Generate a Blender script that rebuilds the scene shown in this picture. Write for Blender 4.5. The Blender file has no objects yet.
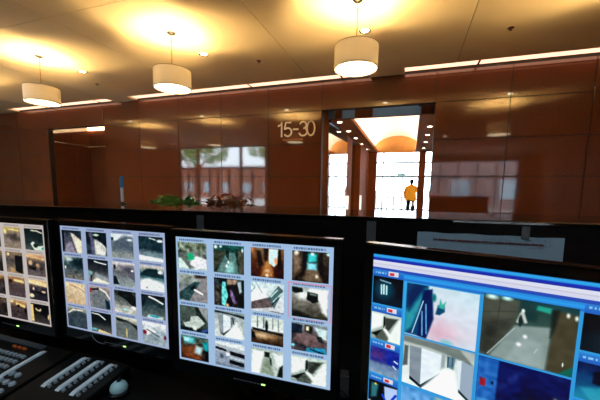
import bpy, bmesh, math, random
import numpy as np
from mathutils import Vector, Matrix, noise
random.seed(4)
C = bpy.context.scene
COL = C.collection
PI = math.pi

# ------------------------------------------------------------------ colour / materials
def lin(c):
    return c/12.92 if c <= .04045 else ((c+.055)/1.055)**2.4
def hx(s):
    return tuple(lin(int(s[i:i+2], 16)/255) for i in (0, 2, 4))
def mat(name, col, rough=.5, metal=0., var=.12, scale=8., bump=0., spec=.5, emis=None, estr=0., trans=0., ior=1.5, coat=0., noise_detail=4):
    m = bpy.data.materials.new(name); m.use_nodes = True
    nt = m.node_tree; b = nt.nodes['Principled BSDF']
    if isinstance(col, str): col = hx(col)
    tc = nt.nodes.new('ShaderNodeTexCoord'); nz = nt.nodes.new('ShaderNodeTexNoise')
    nz.inputs['Scale'].default_value = scale; nz.inputs['Detail'].default_value = noise_detail
    nt.links.new(tc.outputs['Object'], nz.inputs['Vector'])
    rp = nt.nodes.new('ShaderNodeValToRGB')
    rp.color_ramp.elements[0].position = .3; rp.color_ramp.elements[1].position = .7
    rp.color_ramp.elements[0].color = tuple(c*(1-var) for c in col)+(1,)
    rp.color_ramp.elements[1].color = tuple(min(1, c*(1+var)) for c in col)+(1,)
    nt.links.new(nz.outputs['Fac'], rp.inputs['Fac']); nt.links.new(rp.outputs['Color'], b.inputs['Base Color'])
    b.inputs['Roughness'].default_value = rough; b.inputs['Metallic'].default_value = metal
    b.inputs['Specular IOR Level'].default_value = spec; b.inputs['IOR'].default_value = ior
    b.inputs['Transmission Weight'].default_value = trans; b.inputs['Coat Weight'].default_value = coat
    if bump:
        bp = nt.nodes.new('ShaderNodeBump'); bp.inputs['Strength'].default_value = bump; bp.inputs['Distance'].default_value = .01
        nt.links.new(nz.outputs['Fac'], bp.inputs['Height']); nt.links.new(bp.outputs['Normal'], b.inputs['Normal'])
    if emis:
        b.inputs['Emission Color'].default_value = (hx(emis) if isinstance(emis, str) else emis)+(1,)
        b.inputs['Emission Strength'].default_value = estr
    return m
def granite(name, c0, c1, c2, rough=.06, ior=1.6, scale=60., spec=.5):
    m = bpy.data.materials.new(name); m.use_nodes = True
    nt = m.node_tree; b = nt.nodes['Principled BSDF']
    tc = nt.nodes.new('ShaderNodeTexCoord')
    v = nt.nodes.new('ShaderNodeTexVoronoi'); v.inputs['Scale'].default_value = scale
    n = nt.nodes.new('ShaderNodeTexNoise'); n.inputs['Scale'].default_value = scale*.6; n.inputs['Detail'].default_value = 6
    n2 = nt.nodes.new('ShaderNodeTexNoise'); n2.inputs['Scale'].default_value = 1.1
    for q in (v, n, n2): nt.links.new(tc.outputs['Object'], q.inputs['Vector'])
    r = nt.nodes.new('ShaderNodeValToRGB')
    e = r.color_ramp.elements; e[0].position = .32; e[0].color = hx(c0)+(1,); e[1].position = .68; e[1].color = hx(c2)+(1,)
    k = e.new(.5); k.color = hx(c1)+(1,)
    nt.links.new(n.outputs['Fac'], r.inputs['Fac'])
    mx = nt.nodes.new('ShaderNodeMixRGB'); mx.blend_type = 'MULTIPLY'; mx.inputs[0].default_value = .14
    nt.links.new(r.outputs['Color'], mx.inputs[1]); nt.links.new(v.outputs['Color'], mx.inputs[2])
    mx2 = nt.nodes.new('ShaderNodeMixRGB'); mx2.blend_type = 'MULTIPLY'; mx2.inputs[0].default_value = .35
    nt.links.new(mx.outputs[0], mx2.inputs[1]); nt.links.new(n2.outputs['Fac'], mx2.inputs[2])
    nt.links.new(mx2.outputs[0], b.inputs['Base Color'])
    b.inputs['Roughness'].default_value = rough; b.inputs['IOR'].default_value = ior; b.inputs['Specular IOR Level'].default_value = spec
    return m
def emit(name, col, strength):
    return mat(name, (0.8, 0.8, 0.8), .5, emis=col, estr=strength)

M = {}
M['wall'] = granite('red_granite', '5c3120', '72402b', '844e33', .05, 1.85, 110)
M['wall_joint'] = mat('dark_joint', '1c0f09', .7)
M['counter'] = granite('black_granite', '070605', '0d0a08', '1c1410', .06, 1.5, 70)
M['counter_face'] = granite('dark_honed_granite', '060404', '0c0705', '170d09', .5, 1.3, 30, .25)
M['ceiling'] = mat('ceiling_plaster', 'e6d8b8', .75, var=.03, scale=2.)
M['ceiling_back'] = mat('ceiling_shadow_gap', '2a2118', .9)
M['floor'] = granite('lobby_stone_floor', '8a7360', '9c8570', 'ad9781', .14, 1.5, 30)
M['floor_pale'] = granite('pale_stone_floor', 'b9b2a6', 'ccc6bb', 'ddd8d0', .10, 1.5, 30)
M['plain'] = mat('painted_wall', 'b09a88', .6, var=.05)
M['mirror'] = mat('polished_steel', (.50, .50, .50), .05, 1., var=.02)
M['brown'] = mat('bronze_brown_panel', '7c3f1e', .75, .0, spec=.08, var=.1)
M['soffit'] = mat('bronze_soffit', '9a5a30', .75, 0., spec=.08, var=.06)
M['vault'] = mat('cream_vault_plaster', 'faf2e0', .8, var=.02)
M['tymp'] = mat('amber_wood_tympanum', 'b9782f', .6, var=.08)
M['brass'] = mat('brushed_brass', 'c79a4a', .28, 1., var=.08)
M['steel'] = mat('satin_steel', 'c9c4bc', .25, 1., var=.05)
M['steel_dark'] = mat('dark_metal', '2a2522', .35, .8)
M['black'] = mat('black_plastic', '060708', .4, spec=.22, var=.15, scale=40)
M['black_gloss'] = mat('glossy_black_plastic', '08090a', .14, var=.1, scale=30)
M['desk'] = mat('black_laminate', '060505', .4, spec=.25, var=.3, scale=30)
M['shade'] = mat('white_fabric_shade', 'dcd3c4', .85, var=.02, scale=120, bump=.1, trans=0.)
def shade_mat():
    m = bpy.data.materials.new('white_fabric_shade'); m.use_nodes = True
    nt = m.node_tree; o = nt.nodes['Material Output']; nt.nodes.remove(nt.nodes['Principled BSDF'])
    tc = nt.nodes.new('ShaderNodeTexCoord'); w = nt.nodes.new('ShaderNodeTexNoise'); w.inputs['Scale'].default_value = 220
    rp = nt.nodes.new('ShaderNodeValToRGB'); rp.color_ramp.elements[0].color = (.74, .71, .66, 1); rp.color_ramp.elements[1].color = (.84, .81, .76, 1)
    nt.links.new(tc.outputs['Object'], w.inputs['Vector']); nt.links.new(w.outputs['Fac'], rp.inputs['Fac'])
    d = nt.nodes.new('ShaderNodeBsdfDiffuse'); t = nt.nodes.new('ShaderNodeBsdfTranslucent'); mx = nt.nodes.new('ShaderNodeMixShader'); mx.inputs[0].default_value = .10
    nt.links.new(rp.outputs['Color'], d.inputs[0]); nt.links.new(rp.outputs['Color'], t.inputs[0])
    nt.links.new(d.outputs[0], mx.inputs[1]); nt.links.new(t.outputs[0], mx.inputs[2]); nt.links.new(mx.outputs[0], o.inputs[0])
    return m
M['shade'] = shade_mat()
M['diffuser'] = emit('lit_lamp_diffuser', (1., .80, .48), 4.5)
M['bulb'] = emit('lit_lamp_bulb', (1., .75, .4), 12.)
M['cove'] = emit('cove_light_diffuser', (1., .56, .36), 2.0)
M['dl'] = emit('downlight_lens', (1., .85, .6), 22.)
M['alc'] = emit('alcove_light_diffuser', (1., .62, .30), 9.)
M['vcove'] = emit('vault_cove_tube', (1., .92, .78), 34.)
M['fill_cool'] = emit('cool_fill_strip', (.75, .88, 1.), 7.)
M['digit'] = mat('brushed_metal_numerals', 'e6d9c4', .35, .55, var=.05)
M['copper'] = mat('copper_lettering', 'a8683a', .35, .8)
M['frame'] = mat('glazing_frame', '6b4a36', .4, .3)
M['frame_grey'] = mat('grey_door_frame', '707276', .5, .0)
M['paper'] = mat('pale_blue_paper', '7f97a3', .8, var=.04, scale=30)
M['ink'] = mat('dark_red_ink', '5a1c20', .7)
M['pencil'] = mat('grey_pencil', '4e6270', .7)
M['tape'] = mat('translucent_grey_tape', '45484a', .45)
M['leaf'] = mat('green_leaf', '5aa038', .45, var=.35, scale=14)
M['leaf_red'] = mat('russet_leaf', 'b0603c', .5, var=.3, scale=14)
M['planter'] = mat('dark_planter', '2b1c14', .5)
M['key'] = mat('grey_key', '8d9ba3', .45, var=.08, scale=30)
M['key_orange'] = mat('orange_key', 'c05a1e', .45)
M['key_dark'] = mat('black_key', '0e1012', .4)
M['strip'] = mat('silver_control_strip', 'c4d0d6', .45, 0., var=.05)
M['strip_dim'] = mat('dim_display_bar', '3c4448', .3)
M['knob'] = mat('pale_cyan_joystick_plastic', '9fc4c6', .35)
M['led'] = emit('green_power_lamp', (.45, 1., .15), 1.6)
M['legend'] = mat('grey_legend_print', '5a6064', .5)
M['white'] = mat('white_plastic', 'e8e8e4', .35, var=.03)
M['blue'] = mat('blue_cap_plastic', '3a86b0', .35)
M['jacket'] = mat('orange_jacket_cloth', 'ff9c08', .8, var=.1, scale=10)
M['skin'] = mat('skin', 'a87050', .5)
M['hair'] = mat('black_hair', '0e0b0a', .6)
M['trouser'] = mat('black_trousers', '14151a', .8)
M['shoe'] = mat('black_leather', '0c0c0d', .4)
M['sign_blue'] = mat('pale_blue_sign', 'a8cbdc', .5)
M['pave'] = mat('pale_paving', 'c9c9c6', .8)
M['concrete'] = mat('pale_concrete', 'b9bcc0', .8)
M['brick_out'] = mat('brown_render', '8a5a48', .85, scale=3)
M['mauve_out'] = mat('mauve_render', '86706e', .85, scale=3)
M['jamb'] = mat('matte_bronze', '6a3a20', .95, spec=0.)
M['bark'] = mat('bark', '4a3a2c', .9)
M['glass_tint'] = mat('blue_grey_glass', '9db2be', .12, .0, var=.1, scale=3)
def clear_glass():
    m = bpy.data.materials.new('clear_glass'); m.use_nodes = True
    nt = m.node_tree; b = nt.nodes['Principled BSDF']; o = nt.nodes['Material Output']
    t = nt.nodes.new('ShaderNodeBsdfTransparent'); t.inputs[0].default_value = (.95, .97, .97, 1)
    g = nt.nodes.new('ShaderNodeBsdfGlossy'); g.inputs['Roughness'].default_value = .02
    f = nt.nodes.new('ShaderNodeFresnel'); f.inputs[0].default_value = 1.35
    mx = nt.nodes.new('ShaderNodeMixShader')
    nt.links.new(f.outputs[0], mx.inputs[0]); nt.links.new(t.outputs[0], mx.inputs[1]); nt.links.new(g.outputs[0], mx.inputs[2])
    nt.links.new(mx.outputs[0], o.inputs[0]); nt.nodes.remove(b)
    return m
M['glass'] = clear_glass()

# ------------------------------------------------------------------ mesh helpers
def nb(): return bmesh.new()
def bx(b, x0, x1, y0, y1, z0, z1, bev=0., mi=0):
    r = bmesh.ops.create_cube(b, size=1.)
    vs = r['verts']
    for v in vs:
        v.co = Vector((x0+(v.co.x+.5)*(x1-x0), y0+(v.co.y+.5)*(y1-y0), z0+(v.co.z+.5)*(z1-z0)))
    fs = set(f for v in vs for f in v.link_faces)
    for f in fs: f.material_index = mi
    if bev:
        es = list(set(e for v in vs for e in v.link_edges))
        bmesh.ops.bevel(b, geom=es, offset=bev, segments=2, affect='EDGES', profile=.5)
    return vs
def cyl(b, p0, p1, r0, r1=None, n=16, caps=True):
    p0, p1 = Vector(p0), Vector(p1); r1 = r0 if r1 is None else r1
    d = p1-p0
    mt = Matrix.Translation((p0+p1)/2) @ d.to_track_quat('Z', 'Y').to_matrix().to_4x4()
    bmesh.ops.create_cone(b, cap_ends=caps, segments=n, radius1=r0, radius2=r1, depth=d.length, matrix=mt)
def lathe(b, prof, n=32, c=(0, 0, 0), close=False):
    rings = []
    for r, z in prof:
        rings.append([b.verts.new((c[0]+r*math.cos(2*PI*i/n), c[1]+r*math.sin(2*PI*i/n), c[2]+z)) for i in range(n)])
    k = len(rings)
    for j in range(k if close else k-1):
        a, d = rings[j], rings[(j+1) % k]
        for i in range(n):
            b.faces.new((a[i], a[(i+1) % n], d[(i+1) % n], d[i]))
    return rings
def tube(b, pts, r, n=8):
    pts = [Vector(p) for p in pts]; rings = []
    for i, p in enumerate(pts):
        d = (pts[min(i+1, len(pts)-1)]-pts[max(i-1, 0)]).normalized()
        q = d.to_track_quat('Z', 'Y')
        rr = r[i] if isinstance(r, (list, tuple)) else r
        rings.append([b.verts.new(p+q @ Vector((rr*math.cos(2*PI*k/n), rr*math.sin(2*PI*k/n), 0))) for k in range(n)])
    for a, d in zip(rings, rings[1:]):
        for k in range(n): b.faces.new((a[k], a[(k+1) % n], d[(k+1) % n], d[k]))
    b.faces.new(rings[0][::-1]); b.faces.new(rings[-1])
def ell(b, c, r, n=12):
    bmesh.ops.create_uvsphere(b, u_segments=n, v_segments=max(6, n//2+2), radius=1., matrix=Matrix.Translation(c) @ Matrix.Diagonal((r[0], r[1], r[2], 1)))
def obj(name, b, m, parent=None, smooth=False):
    me = bpy.data.meshes.new(name); bmesh.ops.recalc_face_normals(b, faces=b.faces); b.to_mesh(me); b.free()
    o = bpy.data.objects.new(name, me); COL.objects.link(o)
    for k in (m if isinstance(m, (list, tuple)) else [m]): me.materials.append(M[k] if isinstance(k, str) else k)
    if smooth:
        for p in me.polygons: p.use_smooth = True
        try: me.set_sharp_from_angle(angle=math.radians(40))
        except Exception: pass
    if parent: o.parent = parent
    return o
def tag(o, label, cat, group=None):
    o['label'] = label; o['category'] = cat
    if group: o['group'] = group
    return o
def thing(name, label, cat, loc=(0, 0, 0), rz=0, group=None):
    o = bpy.data.objects.new(name, None); COL.objects.link(o); o.empty_display_size = .05
    o.location = loc; o.rotation_euler = (0, 0, rz)
    return tag(o, label, cat, group)
def struct(name, b, m, parent=None, smooth=False):
    o = obj(name, b, m, parent, smooth); o['kind'] = 'structure'; return o
def dup(o, loc=None, parent=None, label=None):
    c = o.copy(); COL.objects.link(c)
    if parent: c.parent = parent
    if loc is not None: c.location = loc
    if label: c['label'] = label
    for ch in list(o.children): dup(ch, None, c)
    return c

# ------------------------------------------------------------------ dimensions (metres, eye height = 0)
FZ = -1.18; CZ = 2.37; YW = 7.0
XL, XR, YB = -15., 7., -9.

# ------------------------------------------------------------------ granite wall with two openings
jx = [-15., -13.36, -12.08, -10.69, -8.38, -7.10, -5.81, -4.53, -3.245, -1.95, .365, 1.65, 2.89, 4.17, 5.46, 7.]
jz = [FZ, -1.095, -.376, .343, 1.062, 1.782, CZ]
b = nb(); g = .0065
for i in range(len(jx)-1):
    for k in range(len(jz)-1):
        hole = i in (3, 9) and k < 5
        if hole: continue
        bx(b, jx[i]+g, jx[i+1]-g, YW, YW+.03, jz[k]+g, jz[k+1]-g, .002)
for i in range(len(jx)-1):
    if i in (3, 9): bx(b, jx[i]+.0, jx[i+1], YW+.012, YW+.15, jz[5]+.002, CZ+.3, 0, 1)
    else: bx(b, jx[i]+(.001 if i in (4, 10) else 0), jx[i+1]-(.001 if i in (2, 8) else 0), YW+.012, YW+.15, FZ, CZ+.3, 0, 1)
struct('wall_front', b, ['wall', 'wall_joint'])

# ------------------------------------------------------------------ ceiling panels (narrow seams) with a light slot along the wall
b = nb(); YS = 6.66
cx = [-15., -13.46, -10.63, -7.81, -4.98, -2.157, .668, 3.49, 7.]
cy = [YB, -5.1, -1.1, .55, 3.37, YS]
for i in range(len(cx)-1):
    for k in range(len(cy)-1):
        if k < 2 and i < 3: continue
        bx(b, cx[i]+.005, cx[i+1]-.005, cy[k]+.005, cy[k+1]-(.0 if k == 4 else .005), CZ, CZ+.05, 0)
bx(b, XL, XR, -1.1, YS, CZ+.02, CZ+.3, 0, 1); bx(b, -7.2, XR, YB, -1.1, CZ+.02, CZ+.3, 0, 1)
bx(b, XL, XR, YS, YW+.15, CZ+.14, CZ+.3, 0, 0)
# solid bridges between the lit lengths of the slot
for x0, x1 in ((-15., -11.9), (-7.85, -7.12), (-.92, -.24)):
    bx(b, x0, x1, YS, YW-.002, CZ+.001, CZ+.16, 0, 0)
struct('ceiling', b, ['ceiling', 'ceiling_back'])
for k, (x0, x1, lb) in enumerate(((-11.9, -7.85, 'long lit light slot where ceiling meets wall, the short length beyond the leftmost drum lamp'),
                   (-7.12, -.92, 'longest lit ceiling slot, running between the middle and right drum lamps'),
                   (-.24, 6.98, 'lit ceiling slot at the right, over the bare granite wall'))):
    t = thing('cove_light', lb, 'light', ((x0+x1)/2, YS+.17, CZ+.05), 0, 'linear lights in the ceiling slot')
    h = (x1-x0)/2
    b = nb(); bx(b, -h, h, -.168, .166, 0, .02); obj('diffuser', b, 'cove', t)
    b = nb(); bx(b, -h, h, -.1, .1, .02, .088)
    obj('housing', b, 'steel', t)
    x = 1.3
    while x < 2*h:
        b = nb(); bx(b, -h+x-.02, -h+x+.02, -.165, .16, -.012, 0, .003); obj('joint_bracket', b, 'steel', t); x += 2.15

# ------------------------------------------------------------------ floor and the rest of the shell
b = nb(); bx(b, XL-.2, XR+.2, -1.1, YW+.15, FZ-.1, FZ); bx(b, -7.2, XR+.2, YB-.2, -1.1, FZ-.1, FZ); struct('floor', b, 'floor')
b = nb(); bx(b, XR, XR+.2, YB, YW+.15, FZ, CZ+.3); struct('wall_right', b, 'plain')
b = nb(); bx(b, XL-.2, XL, -1.1, YW+.15, FZ, CZ+.3); struct('wall_left', b, 'plain')
# rear wall: glazed bay on the left close behind, plain wall deeper on the right
b = nb(); bx(b, -6.8, .6, YB-.2, YB, FZ, CZ+.3); bx(b, 6.2, XR, YB-.2, YB, FZ, CZ+.3); bx(b, .6, 6.2, YB-.2, YB, 2.1, CZ+.3); bx(b, -7.0, -6.8, YB, -.9, FZ, CZ+.3)
bx(b, XL, -12.45, -1.1, -.9, FZ, CZ+.3); bx(b, -12.45, -7.0, -1.1, -.9, 2.33, CZ+.3)
struct('wall_back', b, 'plain')
b = nb()
for x in (-12.45, -11.25, -8.6, -7.14): bx(b, x, x+.14, -1.06, -.94, FZ, 2.33, .004)
for x in (-11.9, -10.5, -10.0, -9.3, -7.9): bx(b, x, x+.09, -1.05, -.95, FZ, 1.12, .004)
for z, h in ((FZ, .08), (1.08, .14), (2.25, .08)): bx(b, -12.45, -7.0, -1.05, -.95, z, z+h, .004)
w1 = struct('window_1', b, 'frame')
b = nb(); bx(b, -12.4, -7.05, -1.01, -.99, FZ+.05, 2.28); g1 = struct('window_pane', b, 'glass', w1)

b = nb()
for x in (.6, 1.7, 2.8, 3.9, 5.0, 6.12): bx(b, x, x+.08, YB-.15, YB-.05, FZ, 2.1, .004)
for z in (FZ, 1.0, 2.03): bx(b, .6, 6.2, YB-.14, YB-.06, z, z+.08, .004)
w3 = struct('window_3', b, 'frame')
b = nb(); bx(b, .65, 6.15, YB-.11, YB-.09, FZ+.05, 2.05); struct('window_pane', b, 'glass', w3)
# ------------------------------------------------------------------ elevator lobby behind the right-hand opening
CX0, CX1, CY0, CY1, SZ = -1.97, .62, YW+.15, 14.3, 1.70
b = nb(); bx(b, -14., 9., YW+.15, 27., FZ-.1, FZ); struct('floor_elevator_lobby', b, 'floor_pale')
b = nb()
bx(b, CX0-.25, CX0, 9.6, CY1, FZ, 3.2)
for v in bx(b, CX0-.25, CX0, CY0, 9.6, FZ, 3.2):
    if v.co.y > 9 and v.co.x > CX0-.01: v.co.x += .10
struct('wall_lobby_left', b, 'mirror')
b = nb(); bx(b, CX1, CX1+.25, CY0, CY1, FZ, 3.2); struct('wall_lobby_right', b, 'mirror')
# piers on the left wall
for (y0, y1, lab) in ((9.6, 10.55, 'first'), (11.6, 14.299, 'second')):
    b = nb(); bx(b, CX0, CX0+(.08 if y0 < 11 else .2), y0, y1, FZ, SZ)
    if y0 > 11: bx(b, CX0+.2, -1.46, 14.0, 14.299, FZ, SZ)
    struct('trim_1' if y0 < 11 else 'trim_2', b, 'brown')
    b = nb(); x = CX0+(.08 if y0 < 11 else .2)
    bx(b, x, x+.012, y0+.05, (y0+.5), FZ, -.12, .003)
    o = obj('pier_guard', b, 'brass'); tag(o, 'brass guard plate low on the %s brown pier in the elevator lobby' % ('nearer' if y0 < 11 else 'farther'), 'guard plate', 'brass pier guards')
b = nb(); bx(b, .24, .50, 13.9, CY1-.001, FZ, SZ); struct('trim_3', b, 'brown')
# soffits
b = nb()
bx(b, CX0, -1.43, 7.65, CY1, SZ, SZ+.07); bx(b, .09, CX1, 7.65, CY1, SZ, SZ+.07)
bx(b, -1.46, -1.43, 7.65, CY1, SZ+.07, SZ+.11); bx(b, .09, .12, 7.65, CY1, SZ+.07, SZ+.11)
struct('ceiling_soffit', b, 'soffit')
b = nb(); bx(b, CX0+.001, CX0+.06, 7.65, CY1-.45, SZ-.05, SZ-.001); struct('trim_4', b, 'steel_dark')
# barrel vault with ribs
b = nb(); R = .98; cxv = -.67; n = 28
ys = [7.66+i*(CY1-7.66)/60 for i in range(61)]
grid = []
for i, y in enumerate(ys):
    r = R - (.05 if (i % 12) in (0, 1) else 0)
    grid.append([b.verts.new((cxv-r*math.cos(PI*k/n), y, SZ+.13+r*.60*math.sin(PI*k/n))) for k in range(n+1)])
for a, d in zip(grid, grid[1:]):
    for k in range(n): b.faces.new((a[k], a[k+1], d[k+1], d[k]))
for s, e in ((CX0, cxv-R+.05), (cxv+R-.05, CX1)): bx(b, s, e, 7.66, CY1, SZ+.13, SZ+.16)
struct('ceiling_vault', b, 'vault')
b = nb(); bx(b, CX0, CX1, CY1, CY1+.12, SZ, 3.2); struct('wall_tympanum', b, 'tymp')
for s, lb in ((-1.58, 'left'), (.24, 'right')):
    b = nb(); bx(b, s-.04, s+.04, 7.8, CY1-.1, SZ+.075, SZ+.105)
    tag(obj('vault_cove_light', b, 'vcove'), 'hidden linear light on the %s ledge under the cream vault' % lb, 'light', 'vault cove lights')
# fascia over the lobby mouth, tinted glass between brown posts
b = nb(); bx(b, -2.25, .9, 7.60, 7.65, SZ, 2.5); bx(b, -2.4, 1.0, YW+.15, 7.62, 2.45, 2.5)
for x0, x1 in ((-1.78, -1.63), (-1.32, -.93), (.13, .33)): bx(b, x0, x1, 7.53, 7.6, SZ, 2.44, .004)
struct('wall_fascia', b, 'brown')
for x0, x1 in ((-2.15, -1.79), (-1.62, -1.33), (-.92, .12)):
    b = nb(); bx(b, x0, x1, 7.585, 7.5995, SZ+.01, 2.44)
    struct('window_fascia', b, 'glass_tint')
b = nb(); bx(b, CX0-.25, -1.95, YW+.15, 7.65, FZ, 2.5); bx(b, CX1-.05, CX1+.25, YW+.15, 7.65, FZ, 2.5); struct('wall_jambs', b, 'jamb')
# security dome
b = nb(); bx(b, -1.7, .3, 7.30, 7.36, 2.40, 2.44)  # hidden fill strip, added to brighten the blue-grey fascia glass
tag(obj('transom_fill_light', b, 'fill_cool'), 'unseen cool fill light added to brighten the glass transom of the elevator lobby', 'light')
t = thing('camera_dome', 'small dark security camera dome over the elevator lobby mouth', 'camera', (.09, 7.50, 1.90))
b = nb(); bx(b, -.03, .03, 0, .03, -.02, .06, .004); obj('bracket', b, 'steel_dark', t)
b = nb(); ell(b, (0, -.03, -.0), (.055, .055, .06), 16); obj('dome', b, 'black_gloss', t, True)
# downlights in the soffits
def downlight(name, label, x, y, z, r, group):
    t = thing(name, label, 'light', (x, y, z), 0, group)
    b = nb(); lathe(b, [(r*.8, -.001), (r, -.004), (r*1.15, -.012), (r*1.22, -.002), (r*1.22, .0), (r*.8, 0)], 20, close=True); obj('trim_ring', b, 'steel', t, True)
    b = nb(); cyl(b, (0, 0, -.005), (0, 0, -.0005), r*.8, n=20); obj('lens', b, 'dl', t)
    return t
nm = ['nearest', 'second nearest', 'middle', 'second farthest', 'farthest']
for i, y in enumerate((7.9, 9.1, 10.3, 11.6, 13.0)):
    if i: downlight('downlight', '%s downlight along the left soffit of the elevator lobby' % nm[i], -1.75, y, SZ, .065, 'downlights in the lobby soffits')
    else: downlight('downlight', 'downlight nearest the wall opening, left soffit of the elevator lobby', -1.75, y, SZ, .065, 'downlights in the lobby soffits')
nm = ['second', 'third', 'fourth', 'last']
for i, y in enumerate((8.97, 10.2, 11.6, 13.1)):
    downlight('downlight', '%s downlight along the right soffit of the elevator lobby' % ['nearest', 'second nearest', 'third nearest', 'farthest'][i], .37, y, SZ, .065, 'downlights in the lobby soffits')

# ------------------------------------------------------------------ entrance hall beyond, its glazed front and the street
b = nb(); bx(b, -9, CX0-.25, CY1, CY1+.12, FZ, 3.2); bx(b, CX1+.25, 7, CY1, CY1+.12, FZ, 3.2)
bx(b, -9.2, -9, CY1, 24, FZ, 3.2); bx(b, 7, 7.2, CY1, 24, FZ, 3.2); struct('wall_entrance', b, 'vault')
b = nb(); bx(b, -9, 7, CY1, 24.1, 3.2, 3.4); struct('ceiling_entrance', b, 'vault')
b = nb()
for x in (-8.9, -7.2, -5.6, -4., -2.0, -1.62, -1.17, -.62, .5, 1.5, 3., 5., 6.9): bx(b, x-.045, x+.045, 23.95, 24.03, FZ, 1.13 if x in (-1.62, -1.17, -.62) else 3.2)
for z, h in ((FZ, .06), (-.38, .06), (1.08, .14), (2.08, .11), (3.10, .1)): bx(b, -9, 7, 23.96, 24.02, z, z+h)
d = struct('window_2', b, 'frame_grey')
b = nb(); bx(b, -9, 7, 23.985, 23.995, FZ, 3.2); struct('window_pane', b, 'glass', d)
b = nb(); bx(b, -1.0, -.45, 23.90, 23.94, 1.14, 1.38, .005)
tag(obj('hanging_sign', b, 'sign_blue'), 'small pale blue sign above the glass entrance doors', 'sign')
t = thing('litter_bin', 'dark upright bin standing by the far glass entrance doors', 'bin', (-2.55, 23.4, FZ))
b = nb(); bx(b, -.2, .2, -.18, .18, 0, 1.15, .02); obj('body', b, 'steel_dark', t)
b = nb(); bx(b, -.21, .21, -.19, .19, 1.15, 1.32, .03); obj('hood', b, 'black', t)
# street
b = nb(); bx(b, -40, 40, 24.1, 70, FZ-.1, FZ-.01); bx(b, -60, 20, -60, -1.15, FZ-.1, FZ-.01) ; struct('ground', b, 'pave')

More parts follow.
